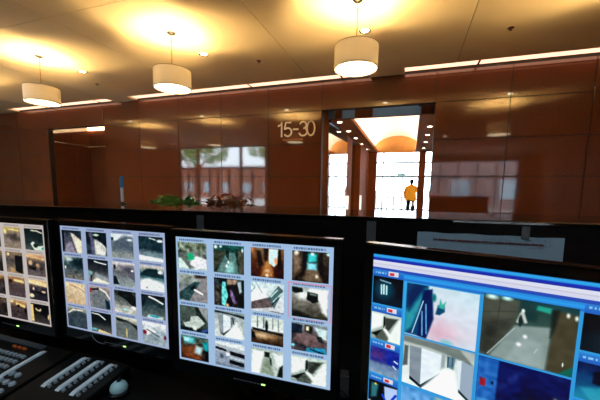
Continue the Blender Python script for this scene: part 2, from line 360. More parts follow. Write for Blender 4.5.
# person in orange, seen from behind
def skin_body(name, pts, edges, radii, m, parent=None, root=0, sub=2):
    me = bpy.data.meshes.new(name); me.from_pydata(pts, edges, []); o = bpy.data.objects.new(name, me); COL.objects.link(o)
    sk = o.modifiers.new('skin', 'SKIN'); sk.use_smooth_shade = True
    for i, v in enumerate(me.skin_vertices[0].data):
        r = radii[i]; v.radius = r if isinstance(r, tuple) else (r, r); v.use_root = (i == root)
    s = o.modifiers.new('sub', 'SUBSURF'); s.levels = sub; s.render_levels = sub
    dg = bpy.context.evaluated_depsgraph_get(); dg.update()
    m2 = bpy.data.meshes.new_from_object(o.evaluated_get(dg)); o.modifiers.clear(); o.data = m2
    m2.materials.clear(); m2.materials.append(M[m])
    for p in m2.polygons: p.use_smooth = True
    if parent: o.parent = parent
    return o
def make_person(loc):
    P = thing('person', 'person seen from behind in a loose orange jacket and black trousers', 'person', loc)
    pts = [(0, 0, .96), (0, -.01, 1.12), (0, 0, 1.30), (0, 0, 1.46), (0, .01, 1.57), (0, .03, 1.66), (0, .03, 1.76), (0, .03, 1.84),
           (-.17, 0, 1.47), (-.27, .0, 1.20), (-.29, .07, .96), (-.29, .09, .88),
           (.17, 0, 1.47), (.30, .01, 1.22), (.31, .10, 1.0), (.31, .12, .92),
           (-.10, 0, .90), (-.13, .03, .50), (-.15, -.02, .09), (-.15, .12, .04),
           (.10, 0, .90), (.11, .03, .50), (.10, -.04, .09), (.11, .10, .04)]
    ed = [(0, 1), (1, 2), (2, 3), (3, 4), (4, 5), (5, 6), (6, 7), (3, 8), (8, 9), (9, 10), (10, 11), (3, 12), (12, 13), (13, 14), (14, 15),
          (0, 16), (16, 17), (17, 18), (18, 19), (0, 20), (20, 21), (21, 22), (22, 23)]
    rd = [(.15, .11), (.14, .10), (.16, .11), (.14, .10), .055, .075, .095, .07, .07, .048, .034, .03, .07, .048, .034, .03,
          .09, .06, .04, .035, .09, .06, .04, .035]
    body = skin_body('body', pts, ed, rd, 'skin', P)
    # fingers: short curled chains rooted in each palm
    for (hx_, hy, hz, s) in ((-.29, .09, .87, -1), (.31, .12, .91, 1)):
        fb = nb()
        for k, (dy, L) in enumerate(((-.03, .075), (-.01, .085), (.012, .08), (.032, .06))):
            tube(fb, [(hx_, hy+dy, hz), (hx_+s*.006, hy+dy, hz-.045), (hx_, hy+dy+.004, hz-.045-L*.5), (hx_-s*.014, hy+dy+.008, hz-.04-L)], [.010, .009, .008, .006], 6)
        tube(fb, [(hx_, hy+.03, hz+.01), (hx_-s*.02, hy+.055, hz-.02), (hx_-s*.025, hy+.06, hz-.055)], [.011, .010, .008], 6)
        obj('hand_fingers', fb, 'skin', P, True)
    # face, ears
    fb = nb(); ell(fb, (0, .125, 1.75), (.016, .022, .028), 8); obj('nose', fb, 'skin', P, True)
    for s in (-1, 1):
        fb = nb(); ell(fb, (s*.095, .03, 1.75), (.014, .025, .034), 8); obj('ear', fb, 'skin', P, True)
        fb = nb(); ell(fb, (s*.033, .11, 1.775), (.014, .012, .009), 8); obj('eye', fb, 'hair', P, True)
    fb = nb(); ell(fb, (0, .112, 1.70), (.026, .012, .007), 8); obj('mouth', fb, 'leaf_red', P, True)
    hb = nb(); ell(hb, (0, .005, 1.79), (.108, .115, .105), 18); ell(hb, (0, -.035, 1.70), (.092, .07, .085), 14); obj('hair', hb, 'hair', P, True)
    # jacket: torso bell + sleeves
    jb = nb(); n = 28
    prof = [(.27, .17, .80), (.275, .18, .84), (.262, .17, 1.0), (.245, .16, 1.18), (.25, .155, 1.35), (.235, .14, 1.48), (.15, .11, 1.56), (.075, .075, 1.61)]
    rings = []
    for (rx, ry, z) in prof:
        rings.append([jb.verts.new(((rx+.008*math.sin(5*a+z*9))*math.cos(a), (ry+.008*math.cos(4*a+z*7))*math.sin(a), z+(.012*math.sin(3*a) if z < .82 else 0))) for a in [2*PI*i/n for i in range(n)]])
    for a, d2 in zip(rings, rings[1:]):
        for i in range(n): jb.faces.new((a[i], a[(i+1) % n], d2[(i+1) % n], d2[i]))
    jk = obj('jacket', jb, 'jacket', P, True)
    for s, pts2 in ((-1, [(-.13, 0, 1.51), (-.23, 0, 1.42), (-.31, 0, 1.20), (-.31, .06, .98), (-.30, .08, .90)]), (1, [(.13, 0, 1.51), (.24, 0, 1.42), (.335, .01, 1.22), (.33, .09, 1.02), (.32, .11, .95)])):
        sb = nb(); tube(sb, pts2, [.08, .095, .088, .07, .055], 14); obj('sleeve', sb, 'jacket', jk, True)
    tb = nb(); n = 20
    for s, q in ((-1, [(-.10, 0, .95), (-.12, .01, .80), (-.13, .03, .50), (-.15, -.01, .12), (-.15, -.0, .07)]), (1, [(.10, 0, .95), (.11, .01, .80), (.11, .03, .50), (.10, -.03, .12), (.10, -.02, .07)])):
        tube(tb, q, [.13, .125, .10, .078, .078], 14)
    obj('trousers', tb, 'trouser', P, True)
    for s, x, y in ((-1, -.15, .05), (1, .105, .03)):
        sb = nb(); ell(sb, (x, y, .045), (.05, .14, .05), 14)
        for v in sb.verts: v.co.z = max(v.co.z, .0)
        obj('shoe', sb, 'shoe', P, True)
    P.rotation_euler[2] = math.radians(-8)
    return P
make_person((.01, 17.3, FZ))

# ------------------------------------------------------------------ left alcove
AX0, AX1, AY = -10.69, -8.38, 8.35
b = nb(); gg = .004
for k in range(len(jz)-1):
    z0, z1 = jz[k], jz[k+1]
    for y0, y1 in ((YW+.15, 7.75), (7.75, AY)): bx(b, AX0-.03, AX0, y0+gg, y1-gg, z0+gg, z1-gg, .002)
    for x0, x1 in ((AX0, -9.54), (-9.54, AX1)): bx(b, x0+gg, x1-gg, AY, AY+.03, z0+gg, z1-gg, .002)
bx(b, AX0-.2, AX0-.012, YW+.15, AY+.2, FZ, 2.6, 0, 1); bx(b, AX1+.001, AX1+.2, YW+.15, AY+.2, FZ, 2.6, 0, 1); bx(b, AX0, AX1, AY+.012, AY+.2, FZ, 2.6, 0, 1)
struct('wall_alcove', b, ['wall', 'wall_joint'])
b = nb(); bx(b, AX0, AX1, YW+.15, AY, 2.2, 2.4); struct('ceiling_alcove', b, 'steel_dark')
b = nb(); bx(b, AX0-.2, AX1+.2, YW+.15, AY+.2, FZ-.1, FZ); struct('floor_alcove', b, 'floor')
b = nb(); bx(b, AX0+.001, AX0+.012, YW+.16, AY-.012, 1.415, 1.445); bx(b, AX0+.001, AX1-.01, AY-.012, AY-.001, 1.415, 1.445); struct('trim_5', b, 'steel')
b = nb(); bx(b, AX0+.02, AX1-.02, AY-.09, AY-.002, 1.97, 2.06, .01)
tag(obj('alcove_light', b, 'alc'), 'warm linear light high on the back wall of the left alcove', 'light')

# ------------------------------------------------------------------ numerals on the granite
def text_mesh(name, s, x0, x1, z0, z1, y, depth, m, parent):
    cu = bpy.data.curves.new(name, 'FONT'); cu.body = s; cu.extrude = depth/2; cu.space_character = .92
    o = bpy.data.objects.new(name, cu); COL.objects.link(o)
    dg = bpy.context.evaluated_depsgraph_get(); dg.update()
    me = bpy.data.meshes.new_from_object(o.evaluated_get(dg)); bpy.data.objects.remove(o)
    xs = [v.co.x for v in me.vertices]; zs = [v.co.y for v in me.vertices]
    for v in me.vertices:
        x, yy, z = v.co
        v.co = (x0+(x-min(xs))/(max(xs)-min(xs))*(x1-x0), y-depth/2-z, z0+(yy-min(zs))/(max(zs)-min(zs))*(z1-z0))
    o = bpy.data.objects.new(name, me); COL.objects.link(o); me.materials.append(M[m]); o.parent = parent
    return o
t = thing('wall_sign', 'metal numerals 15-30 with a small copper line beneath, beside the elevator lobby', 'sign', (-2.57, YW, 1.15))
def seg(b, pts, w=.036, closed=False):       # a flat stroked numeral outline, thickness towards the room
    P = [Vector((p[0], 0, p[1])) for p in pts]; n = len(P)
    L, Rr = [], []
    for i, p in enumerate(P):
        a = P[(i-1) % n] if (closed or i) else p; c = P[(i+1) % n] if (closed or i < n-1) else p
        d = (c-a).normalized(); nn = Vector((-d.z, 0, d.x))*w/2
        L.append(p+nn); Rr.append(p-nn)
    m_ = n if closed else n-1
    F = [[b.verts.new((q.x, y, q.z)) for q in S] for S in (L, Rr) for y in (-.022, -.006)]
    for i in range(m_):
        j = (i+1) % n
        for A, B in ((0, 2), (2, 3), (3, 1), (1, 0)): b.faces.new((F[A][i], F[A][j], F[B][j], F[B][i]))
    if not closed:
        for i in (0, n-1): b.faces.new((F[0][i], F[2][i], F[3][i], F[1][i]))
def arc(cx_, cz_, rx, rz, a0, a1, n=18): return [(cx_+rx*math.cos(math.radians(a0+(a1-a0)*i/n)), cz_+rz*math.sin(math.radians(a0+(a1-a0)*i/n))) for i in range(n+1)]
H = .335; bz = .09
ch = [('1', [([(-.43, bz+.245), (-.36, bz+.275), (-.335, bz+H), (-.335, bz)], False)]),
      ('5', [([(-.10, bz+H-.018), (-.235, bz+H-.018), (-.262, bz+.165)]+arc(-.185, bz+.105, .092, .092, 135, -150), False)]),
      ('-', [([(-.06, bz+.16), (.075, bz+.16)], False)]),
      ('3', [(arc(.185, bz+.245, .078, .075, 165, -80)+arc(.185, bz+.098, .095, .085, 80, -165), False)]),
      ('0', [(arc(.37, bz+H/2, .088, .155, 0, 345, 26), True)])]
for c_, segs in ch:
    b = nb()
    for pts, cl in segs: seg(b, pts, .034, cl)
    obj('numeral' if c_ != '-' else 'dash', b, 'digit', t)
b = nb(); random.seed(2); x = -.31
while x < .17:
    wd = random.choice((.018, .024, .028)); bx(b, x, x+wd, -.012, -.003, .0, .045, .002); x += wd+.010
obj('small_lettering', b, 'copper', t)

# ------------------------------------------------------------------ drum pendant lamps
def make_lamp():
    t = thing('pendant_lamp', '', 'lamp', (0, 0, CZ), 0, 'white drum pendant lamps')
    b = nb(); lathe(b, [(.001, -.03), (.02, -.03), (.055, -.012), (.065, -.001), (.001, -.001)], 24); obj('canopy', b, 'black', t, True)
    b = nb(); cyl(b, (0, 0, -.74), (0, 0, -.028), .007, n=10)
    cyl(b, (0, 0, -.14), (0, 0, -.10), .012, n=10); obj('rod', b, 'brass', t, True)
    z0, z1, R = -.815, -.545, .275
    b = nb(); lathe(b, [(R, z0), (R, z1), (R-.006, z1), (R-.006, z0)], 64, close=True); sh = obj('shade', b, 'shade', t, True)
    for z in (z0, z1):
        b = nb(); lathe(b, [(R+.002, z-.004), (R+.002, z+.004), (R-.008, z+.004), (R-.008, z-.004)], 64, close=True); obj('rim', b, 'steel', sh, True)
    b = nb(); lathe(b, [(.001, z0+.006), (R-.03, z0+.004), (R-.009, z0+.012), (R-.009, z0+.02), (.001, z0+.02)], 48); obj('diffuser', b, 'diffuser', t, True)
    b = nb()
    for k in range(3):
        a = 2*PI*k/3+.35; c, s = math.cos(a), math.sin(a)
        tube(b, [(0, 0, -.72), (c*.15, s*.15, -.72)], .008, 8)
        cyl(b, (c*.15, s*.15, -.735), (c*.15, s*.15, -.685), .018, n=12)
    ell(b, (0, 0, -.72), (.035, .035, .03), 14); obj('lamp_holder', b, 'steel', t, True)
    for k in range(3):
        a = 2*PI*k/3+.35; c, s = math.cos(a), math.sin(a)
        b = nb(); ell(b, (c*.15, s*.15, -.650), (.03, .03, .042), 14); obj('bulb', b, 'bulb', t, True)
        ld = bpy.data.lights.new('bulb_light', 'POINT'); ld.energy = 80; ld.color = (1., .64, .25); ld.shadow_soft_size = .03
        lo = bpy.data.objects.new('bulb_light', ld); COL.objects.link(lo); lo.location = (c*.205, s*.205, -.655); lo.parent = t
    return t
L0 = make_lamp(); LY = 4.24
spots = [(-.75, 'white drum pendant lamp nearest the numerals, largest of the row'), (-3.6, 'white drum pendant lamp, the middle one of three'),
         (-6.55, 'white drum pendant lamp farthest left over the first small-picture monitor'), (2.1, 'white drum pendant lamp beyond the right edge of the view'), (-9.5, 'white drum pendant lamp beyond the left edge of the view')]
for i, (x, lb) in enumerate(spots):
    if i == 0: L0.location = (x, LY, CZ); L0['label'] = lb
    else: dup(L0, (x, LY, CZ), None, lb)
for x, lb in ((-6.51, 'round ceiling downlight beyond the leftmost drum lamp'), (-3.58, 'round ceiling downlight beyond the middle drum lamp'), (-.77, 'round ceiling downlight beyond the largest drum lamp'), (2.1, 'round ceiling downlight in the top right corner'), (-9.5, 'round ceiling downlight off the left side')):
    downlight('ceiling_downlight', lb, x, 5.02, CZ, .07, 'round downlights in the plaster ceiling')
for x, lb in ((-2.1, 'unseen cool fill light added over the left end of the control desk'), (-.5, 'unseen cool fill light added over the middle of the control desk'), (1.2, 'unseen cool fill light added over the right end of the control desk')):
    t = downlight('ceiling_downlight', lb, x, -.75, CZ, .07, 'cool fill lights added over the control desk')
    ld = bpy.data.lights.new('desk_fill_beam', 'SPOT'); ld.energy = 85; ld.color = (.66, .84, 1.); ld.spot_size = math.radians(120); ld.spot_blend = .6; ld.shadow_soft_size = .06  # unseen fill added to brighten the desk, keys and paper notice
    lo = bpy.data.objects.new('desk_fill_beam', ld); COL.objects.link(lo); lo.location = (0, 0, -.02); lo.parent = t
for x, y, lb in ((-6.94, 5.69, 'small ceiling sprinkler head over the left alcove side'), (-2.78, 5.57, 'small ceiling sprinkler head left of the largest drum lamp'), (1.23, 5.55, 'small ceiling sprinkler head at the right')):
    t = thing('ceiling_sprinkler', lb, 'sprinkler', (x, y, CZ+.003), 0, 'ceiling sprinkler heads')
    b = nb(); lathe(b, [(.001, -.006), (.045, -.004), (.05, 0), (.001, 0)], 18); obj('escutcheon', b, 'steel', t, True)
    b = nb(); cyl(b, (0, 0, -.03), (0, 0, -.005), .010, n=10); cyl(b, (0, 0, -.034), (0, 0, -.030), .022, n=12); obj('deflector', b, 'steel_dark', t)

# ------------------------------------------------------------------ counter (slightly turned to the room)
KZ = -.08; yaw = math.radians(4.9)
ct = thing('reception_counter', 'long black polished granite security counter behind the monitors', 'counter', (0, 1.085, FZ), yaw)
b = nb(); bx(b, -3.9, 2.6, -.004, .41, KZ-FZ-.012, KZ-FZ, .003); obj('countertop', b, 'counter', ct)
b = nb(); bx(b, -3.88, 2.58, .0, .39, 0, KZ-FZ-.0125); obj('body', b, 'counter_face', ct)
for x in (-.12, -.76, -2.0, .9):
    b = nb(); bx(b, x-.015, x+.015, -.0035, -.0002, .5, KZ-FZ-.016, .001); o = obj('joint_strip', b, 'tape', ct)
# paper notice on the inner face
t = thing('paper_notice', 'pale blue paper notice with a dark red line, taped inside the counter', 'notice', (0, 1.085, 0), yaw)
b = nb(); n = 30
tv = []; 
for i in range(n+1):
    x = .027+(.437-.027)*i/n
    yy = -.003-.0008*math.sin(i*.35)
    tv.append((b.verts.new((x, yy, -.124+.0012*math.sin(i*.7)-.0025*i/n)), b.verts.new((x, yy-.002, -.235)), b.verts.new((x, yy+.0008, -.124+.0012*math.sin(i*.7)-.0025*i/n)), b.verts.new((x, yy-.0012, -.235))))
for p, q in zip(tv, tv[1:]):
    b.faces.new((p[0], q[0], q[1], p[1])); b.faces.new((p[2], q[2], q[3], p[3])); b.faces.new((p[0], q[0], q[2], p[2])); b.faces.new((p[1], q[1], q[3], p[3]))
b.faces.new((tv[0][0], tv[0][1], tv[0][3], tv[0][2])); b.faces.new((tv[-1][0], tv[-1][1], tv[-1][3], tv[-1][2]))
obj('sheet', b, 'paper', t)
b = nb(); random.seed(5); x = .075
while x < .385:
    wd = random.uniform(.002, .0055); bx(b, x, x+wd, -.0058, -.0050, -.1490-.010*(x-.07), -.1438-.010*(x-.07)+.0014*random.random()); x += wd+random.choice((.0007, .0007, .002))
obj('printed_line', b, 'ink', t)
b = nb()
def scr(pts): tube(b, [(x, -.0056, z) for x, z in pts], .0005, 4)
scr([(.232, -.130), (.224, -.134), (.228, -.140), (.238, -.138)]); scr([(.242, -.130), (.240, -.140), (.252, -.131), (.246, -.136), (.256, -.141)])
scr([(.262, -.131), (.272, -.131), (.262, -.137), (.272, -.142), (.262, -.142)]); scr([(.280, -.137), (.285, -.142), (.292, -.138), (.297, -.143)])
scr([(.330, -.139), (.350, -.134), (.336, -.142)]); scr([(.385, -.132), (.392, -.150), (.396, -.133), (.404, -.152)]); scr([(.34, -.162), (.37, -.157), (.385, -.160)])
obj('handwriting', b, 'pencil', t)['kind'] = 'stuff'
b = nb(); bx(b, .322, .344, -.0066, -.0060, -.14+.006, -.094, .0002)
obj('tape', b, 'tape', t)
# pen standing on the counter
t = thing('pen', 'white pen with a blue cap standing upright on the counter', 'pen', (-1.43, 1.277, KZ))
b = nb(); lathe(b, [(.001, 0), (.018, 0), (.018, .004), (.008, .008), (.007, .012), (.001, .012)], 18); obj('stand', b, 'black', t, True)
b = nb(); lathe(b, [(.001, .010), (.006, .010), (.0075, .02), (.0075, .085), (.001, .085)], 16); obj('barrel', b, 'white', t, True)
b = nb(); lathe(b, [(.001, .0851), (.0085, .0851), (.0085, .135), (.006, .142), (.001, .143)], 16); bx(b, .0086, .0115, -.002, .002, .10, .142); obj('cap', b, 'blue', t, True)

# ------------------------------------------------------------------ plants beyond the counter
def planter(name, label, x0, x1, y, leafm, n, top, seed, group):
    rnd = random.Random(seed)
    t = thing(name, label, 'plant', ((x0+x1)/2, y, FZ), yaw, group); h = (x1-x0)/2
    b = nb(); bx(b, -h, h, -.13, .13, 0, 1.02, .01); bx(b, -h-.015, h+.015, -.145, .145, 1.0, 1.04, .004); obj('trough', b, 'planter', t)
    sb = nb(); lb = nb()
    for i in range(n):
        bx_ = rnd.uniform(-h*.84, h*.84); by = rnd.uniform(-.09, .09); hh = rnd.uniform(.45, 1.)*top*(1 if abs(bx_) < h*.8 else .6)
        p0 = Vector((bx_, by, 1.03)); p1 = p0+Vector((rnd.uniform(-.03, .03), rnd.uniform(-.03, .03), hh))
        tube(sb, [p0, (p0+p1)/2+Vector((.004, 0, 0)), p1], .0018, 5)
        for k in range(7):
            f = rnd.uniform(.35, 1.); c = p0.lerp(p1, f); a = rnd.uniform(0, 2*PI); L = rnd.uniform(.03, .055); up = rnd.uniform(-.2, .9)
            d = Vector((math.cos(a), math.sin(a), up)).normalized(); s = d.cross(Vector((0, 0, 1))).normalized()*L*.32; u = s.cross(d).normalized()*L*.12
            v = [c, c+d*L*.3+s+u*.3, c+d*L*.75+s*.6, c+d*L-u, c+d*L*.75-s*.6, c+d*L*.3-s+u*.3]; m_ = c+d*L*.5-u*.6
            vs = [lb.verts.new(q) for q in v]; mv = lb.verts.new(m_)
            for j in range(6): lb.faces.new((vs[j], vs[(j+1) % 6], mv))
    obj('stems', sb, 'leaf', t)['kind'] = 'stuff'; obj('leaves', lb, leafm, t)['kind'] = 'stuff'
planter('leafy_plant', 'low green leafy plants in a trough beyond the counter', -1.70, -1.345, 1.78, 'leaf', 60, .105, 3, 'plants in troughs beyond the counter')
planter('leafy_plant', 'russet-leaved plants standing in for a reflection, right of the green plants beyond the counter', -1.24, -.97, 1.80, 'leaf_red', 60, .12, 8, 'plants in troughs beyond the counter')  # russet row is modelled in place of a reflection of plants

# ------------------------------------------------------------------ desk
b = nb(); bx(b, -2.3, 1.3, -.75, .05, -.55, -.515, .004)
DZ = -.515
dt = thing('control_desk', 'black control desk under the monitors', 'desk', (0, 1.0, 0), yaw)
b.free(); b = nb(); bx(b, -2.4, 1.6, -.66, .04, DZ-.035, DZ, .004); obj('worktop', b, 'desk', dt)
for x in (-2.3, -.4, 1.5):
    b = nb(); bx(b, x-.015, x+.015, -.6, .03, FZ, DZ-.0355); obj('leg_panel', b, 'desk', dt)

# ------------------------------------------------------------------ screens painted procedurally as vertex colours
def srgb(s): return np.array([int(s[i:i+2], 16)/255 for i in (0, 2, 4)])
class Canvas:
    def __init__(s, w, h, bg):
        s.con = 1.28; s.w, s.h = w, h; s.a = np.tile(srgb(bg), (h, w, 1))
        s.X, s.Y = np.meshgrid((np.arange(w)+.5)/w, (np.arange(h)+.5)/h)
    def thumb(s, u0, v0, u1, v1, ops, seed=0):
        x = (s.X-u0)/(u1-u0); y = (s.Y-v0)/(v1-v0)
        m = (x >= 0) & (x <= 1) & (y >= 0) & (y <= 1)
        if not m.any(): return
        a = s.a.copy(); px = 1./((u1-u0)*s.w)
        for op in ops:
            k = op[0]
            if k == 'g':       # vertical gradient
                st = op[1]; ys = [q[0] for q in st]; cs = np.array([srgb(q[1]) for q in st])
                col = np.stack([np.interp(y, ys, cs[:, i]) for i in range(3)], -1); a = col
            elif k == 'h':     # horizontal gradient blended
                st = op[1]; ys = [q[0] for q in st]; cs = np.array([srgb(q[1]) for q in st])
                col = np.stack([np.interp(x, ys, cs[:, i]) for i in range(3)], -1); a = a*(1-op[2])+col*op[2]
            elif k == 'e':     # ellipse c cx cy rx ry soft
                _, c, cx_, cy_, rx, ry, sf = op
                d = np.sqrt(((x-cx_)/rx)**2+((y-cy_)/ry)**2); w = np.clip((1+sf-d)/(2*sf+1e-6), 0, 1)[..., None]
                a = a*(1-w)+srgb(c)*w
            elif k == 'p':     # polygon c pts soft
                _, c, pts, sf = op
                ins = np.zeros_like(x, bool); dist = np.full_like(x, 9.)
                n = len(pts)
                for i in range(n):
                    x1, y1 = pts[i]; x2, y2 = pts[(i+1) % n]
                    cr = ((y1 > y) != (y2 > y)) & (x < (x2-x1)*(y-y1)/((y2-y1) if y2 != y1 else 1e-9)+x1); ins ^= cr
                    L2 = (x2-x1)**2+(y2-y1)**2+1e-12; t_ = np.clip(((x-x1)*(x2-x1)+(y-y1)*(y2-y1))/L2, 0, 1)
                    dist = np.minimum(dist, np.hypot(x-x1-t_*(x2-x1), y-y1-t_*(y2-y1)))
                sd = np.where(ins, dist, -dist); w = np.clip(.5+sd/(max(sf, px)*1.), 0, 1)[..., None]
                a = a*(1-w)+srgb(c)*w
            elif k == 'l':     # line c pts width
                _, c, pts, wd = op; dist = np.full_like(x, 9.)
                for (x1, y1), (x2, y2) in zip(pts, pts[1:]):
                    L2 = (x2-x1)**2+(y2-y1)**2+1e-12; t_ = np.clip(((x-x1)*(x2-x1)+(y-y1)*(y2-y1))/L2, 0, 1)
                    dist = np.minimum(dist, np.hypot(x-x1-t_*(x2-x1), y-y1-t_*(y2-y1)))
                w = np.clip((wd/2+px*.5-dist)/px, 0, 1)[..., None]; a = a*(1-w)+srgb(c)*w
            elif k == 'n':     # mottle
                r = np.random.RandomState(op[3] if len(op) > 3 else 1)
                g_ = r.rand(op[2]+2, op[2]+2); xi = np.clip(x, 0, .999)*op[2]; yi = np.clip(y, 0, .999)*op[2]
                i0 = xi.astype(int); j0 = yi.astype(int); fx = xi-i0; fy = yi-j0
                vv = (g_[j0, i0]*(1-fx)+g_[j0, i0+1]*fx)*(1-fy)+(g_[j0+1, i0]*(1-fx)+g_[j0+1, i0+1]*fx)*fy
                a = a+(vv[..., None]-.5)*op[1]
        a = np.clip(a, 0, 1)
        if k != 'g' or len(ops) > 2: a = np.clip((a-.5)*s.con+.5-(s.con-1)*.12, 0, 1)
        s.a[m] = a[m]
    def dashes(s, u0, u1, v, h, c, seed):
        r = random.Random(seed); x = u0
        while x < u1:
            w_ = r.uniform(.005, .014); s.thumb(x, v, min(x+w_, u1), v+h, [('g', [(0, c), (1, c)])]); x += w_+.004
def screen_mat(name, strength):
    m = bpy.data.materials.new(name); m.use_nodes = True; nt = m.node_tree; b_ = nt.nodes['Principled BSDF']
    at = nt.nodes.new('ShaderNodeVertexColor'); at.layer_name = 'Col'
    b_.inputs['Base Color'].default_value = (.01, .01, .012, 1); b_.inputs['Roughness'].default_value = .35
    nt.links.new(at.outputs['Color'], b_.inputs['Emission Color']); b_.inputs['Emission Strength'].default_value = strength
    return m
def screen_mesh(name, cv, W, Hh, m, parent, y=-.0005):
    w, h = cv.w, cv.h
    xs = np.linspace(0, W, w+1); zs = np.linspace(0, -Hh, h+1)
    XX, ZZ = np.meshgrid(xs, zs); co = np.stack([XX, np.full_like(XX, y), ZZ], -1).reshape(-1, 3)
    idx = np.arange((w+1)*(h+1)).reshape(h+1, w+1)
    q = np.stack([idx[:-1, :-1], idx[1:, :-1], idx[1:, 1:], idx[:-1, 1:]], -1).reshape(-1, 4)
    me = bpy.data.meshes.new(name); me.vertices.add(len(co)); me.vertices.foreach_set('co', co.ravel())
    me.loops.add(q.size); me.loops.foreach_set('vertex_index', q.ravel().astype(np.int32))
    me.polygons.add(len(q)); me.polygons.foreach_set('loop_start', np.arange(0, q.size, 4, dtype=np.int32))
    me.update(calc_edges=True)
    at = me.color_attributes.new('Col', 'FLOAT_COLOR', 'CORNER')
    a = cv.a.reshape(-1, 3); l = np.where(a <= .04045, a/12.92, ((a+.055)/1.055)**2.4)
    c4 = np.concatenate([l, np.ones((len(l), 1))], 1); at.data.foreach_set('color', np.repeat(c4, 4, axis=0).ravel().astype(np.float32))
    me.materials.append(m); o = bpy.data.objects.new(name, me); COL.objects.link(o); o.parent = parent
    return o
G4U = ((.014, .220), (.267, .472), (.517, .718), (.767, .975)); G4V = ((.040, .248), (.292, .505), (.545, .752), (.792, .985))
def grid_canvas(bg, text, cells, seed):
    cv = Canvas(250, 200, bg)
    for r_ in range(4):
        for c_ in range(4):
            u0, u1 = G4U[c_]; v0, v1 = G4V[r_]
            cv.dashes(u0+.01, u1-.02, v0-.026, .014, text, seed+r_*4+c_)
            cv.thumb(u0, v0, u1, v1, cells[r_][c_]+[('n', .10, 9, seed+r_*7+c_), ('n', .16, 22, 99+r_*7+c_)])
    return cv

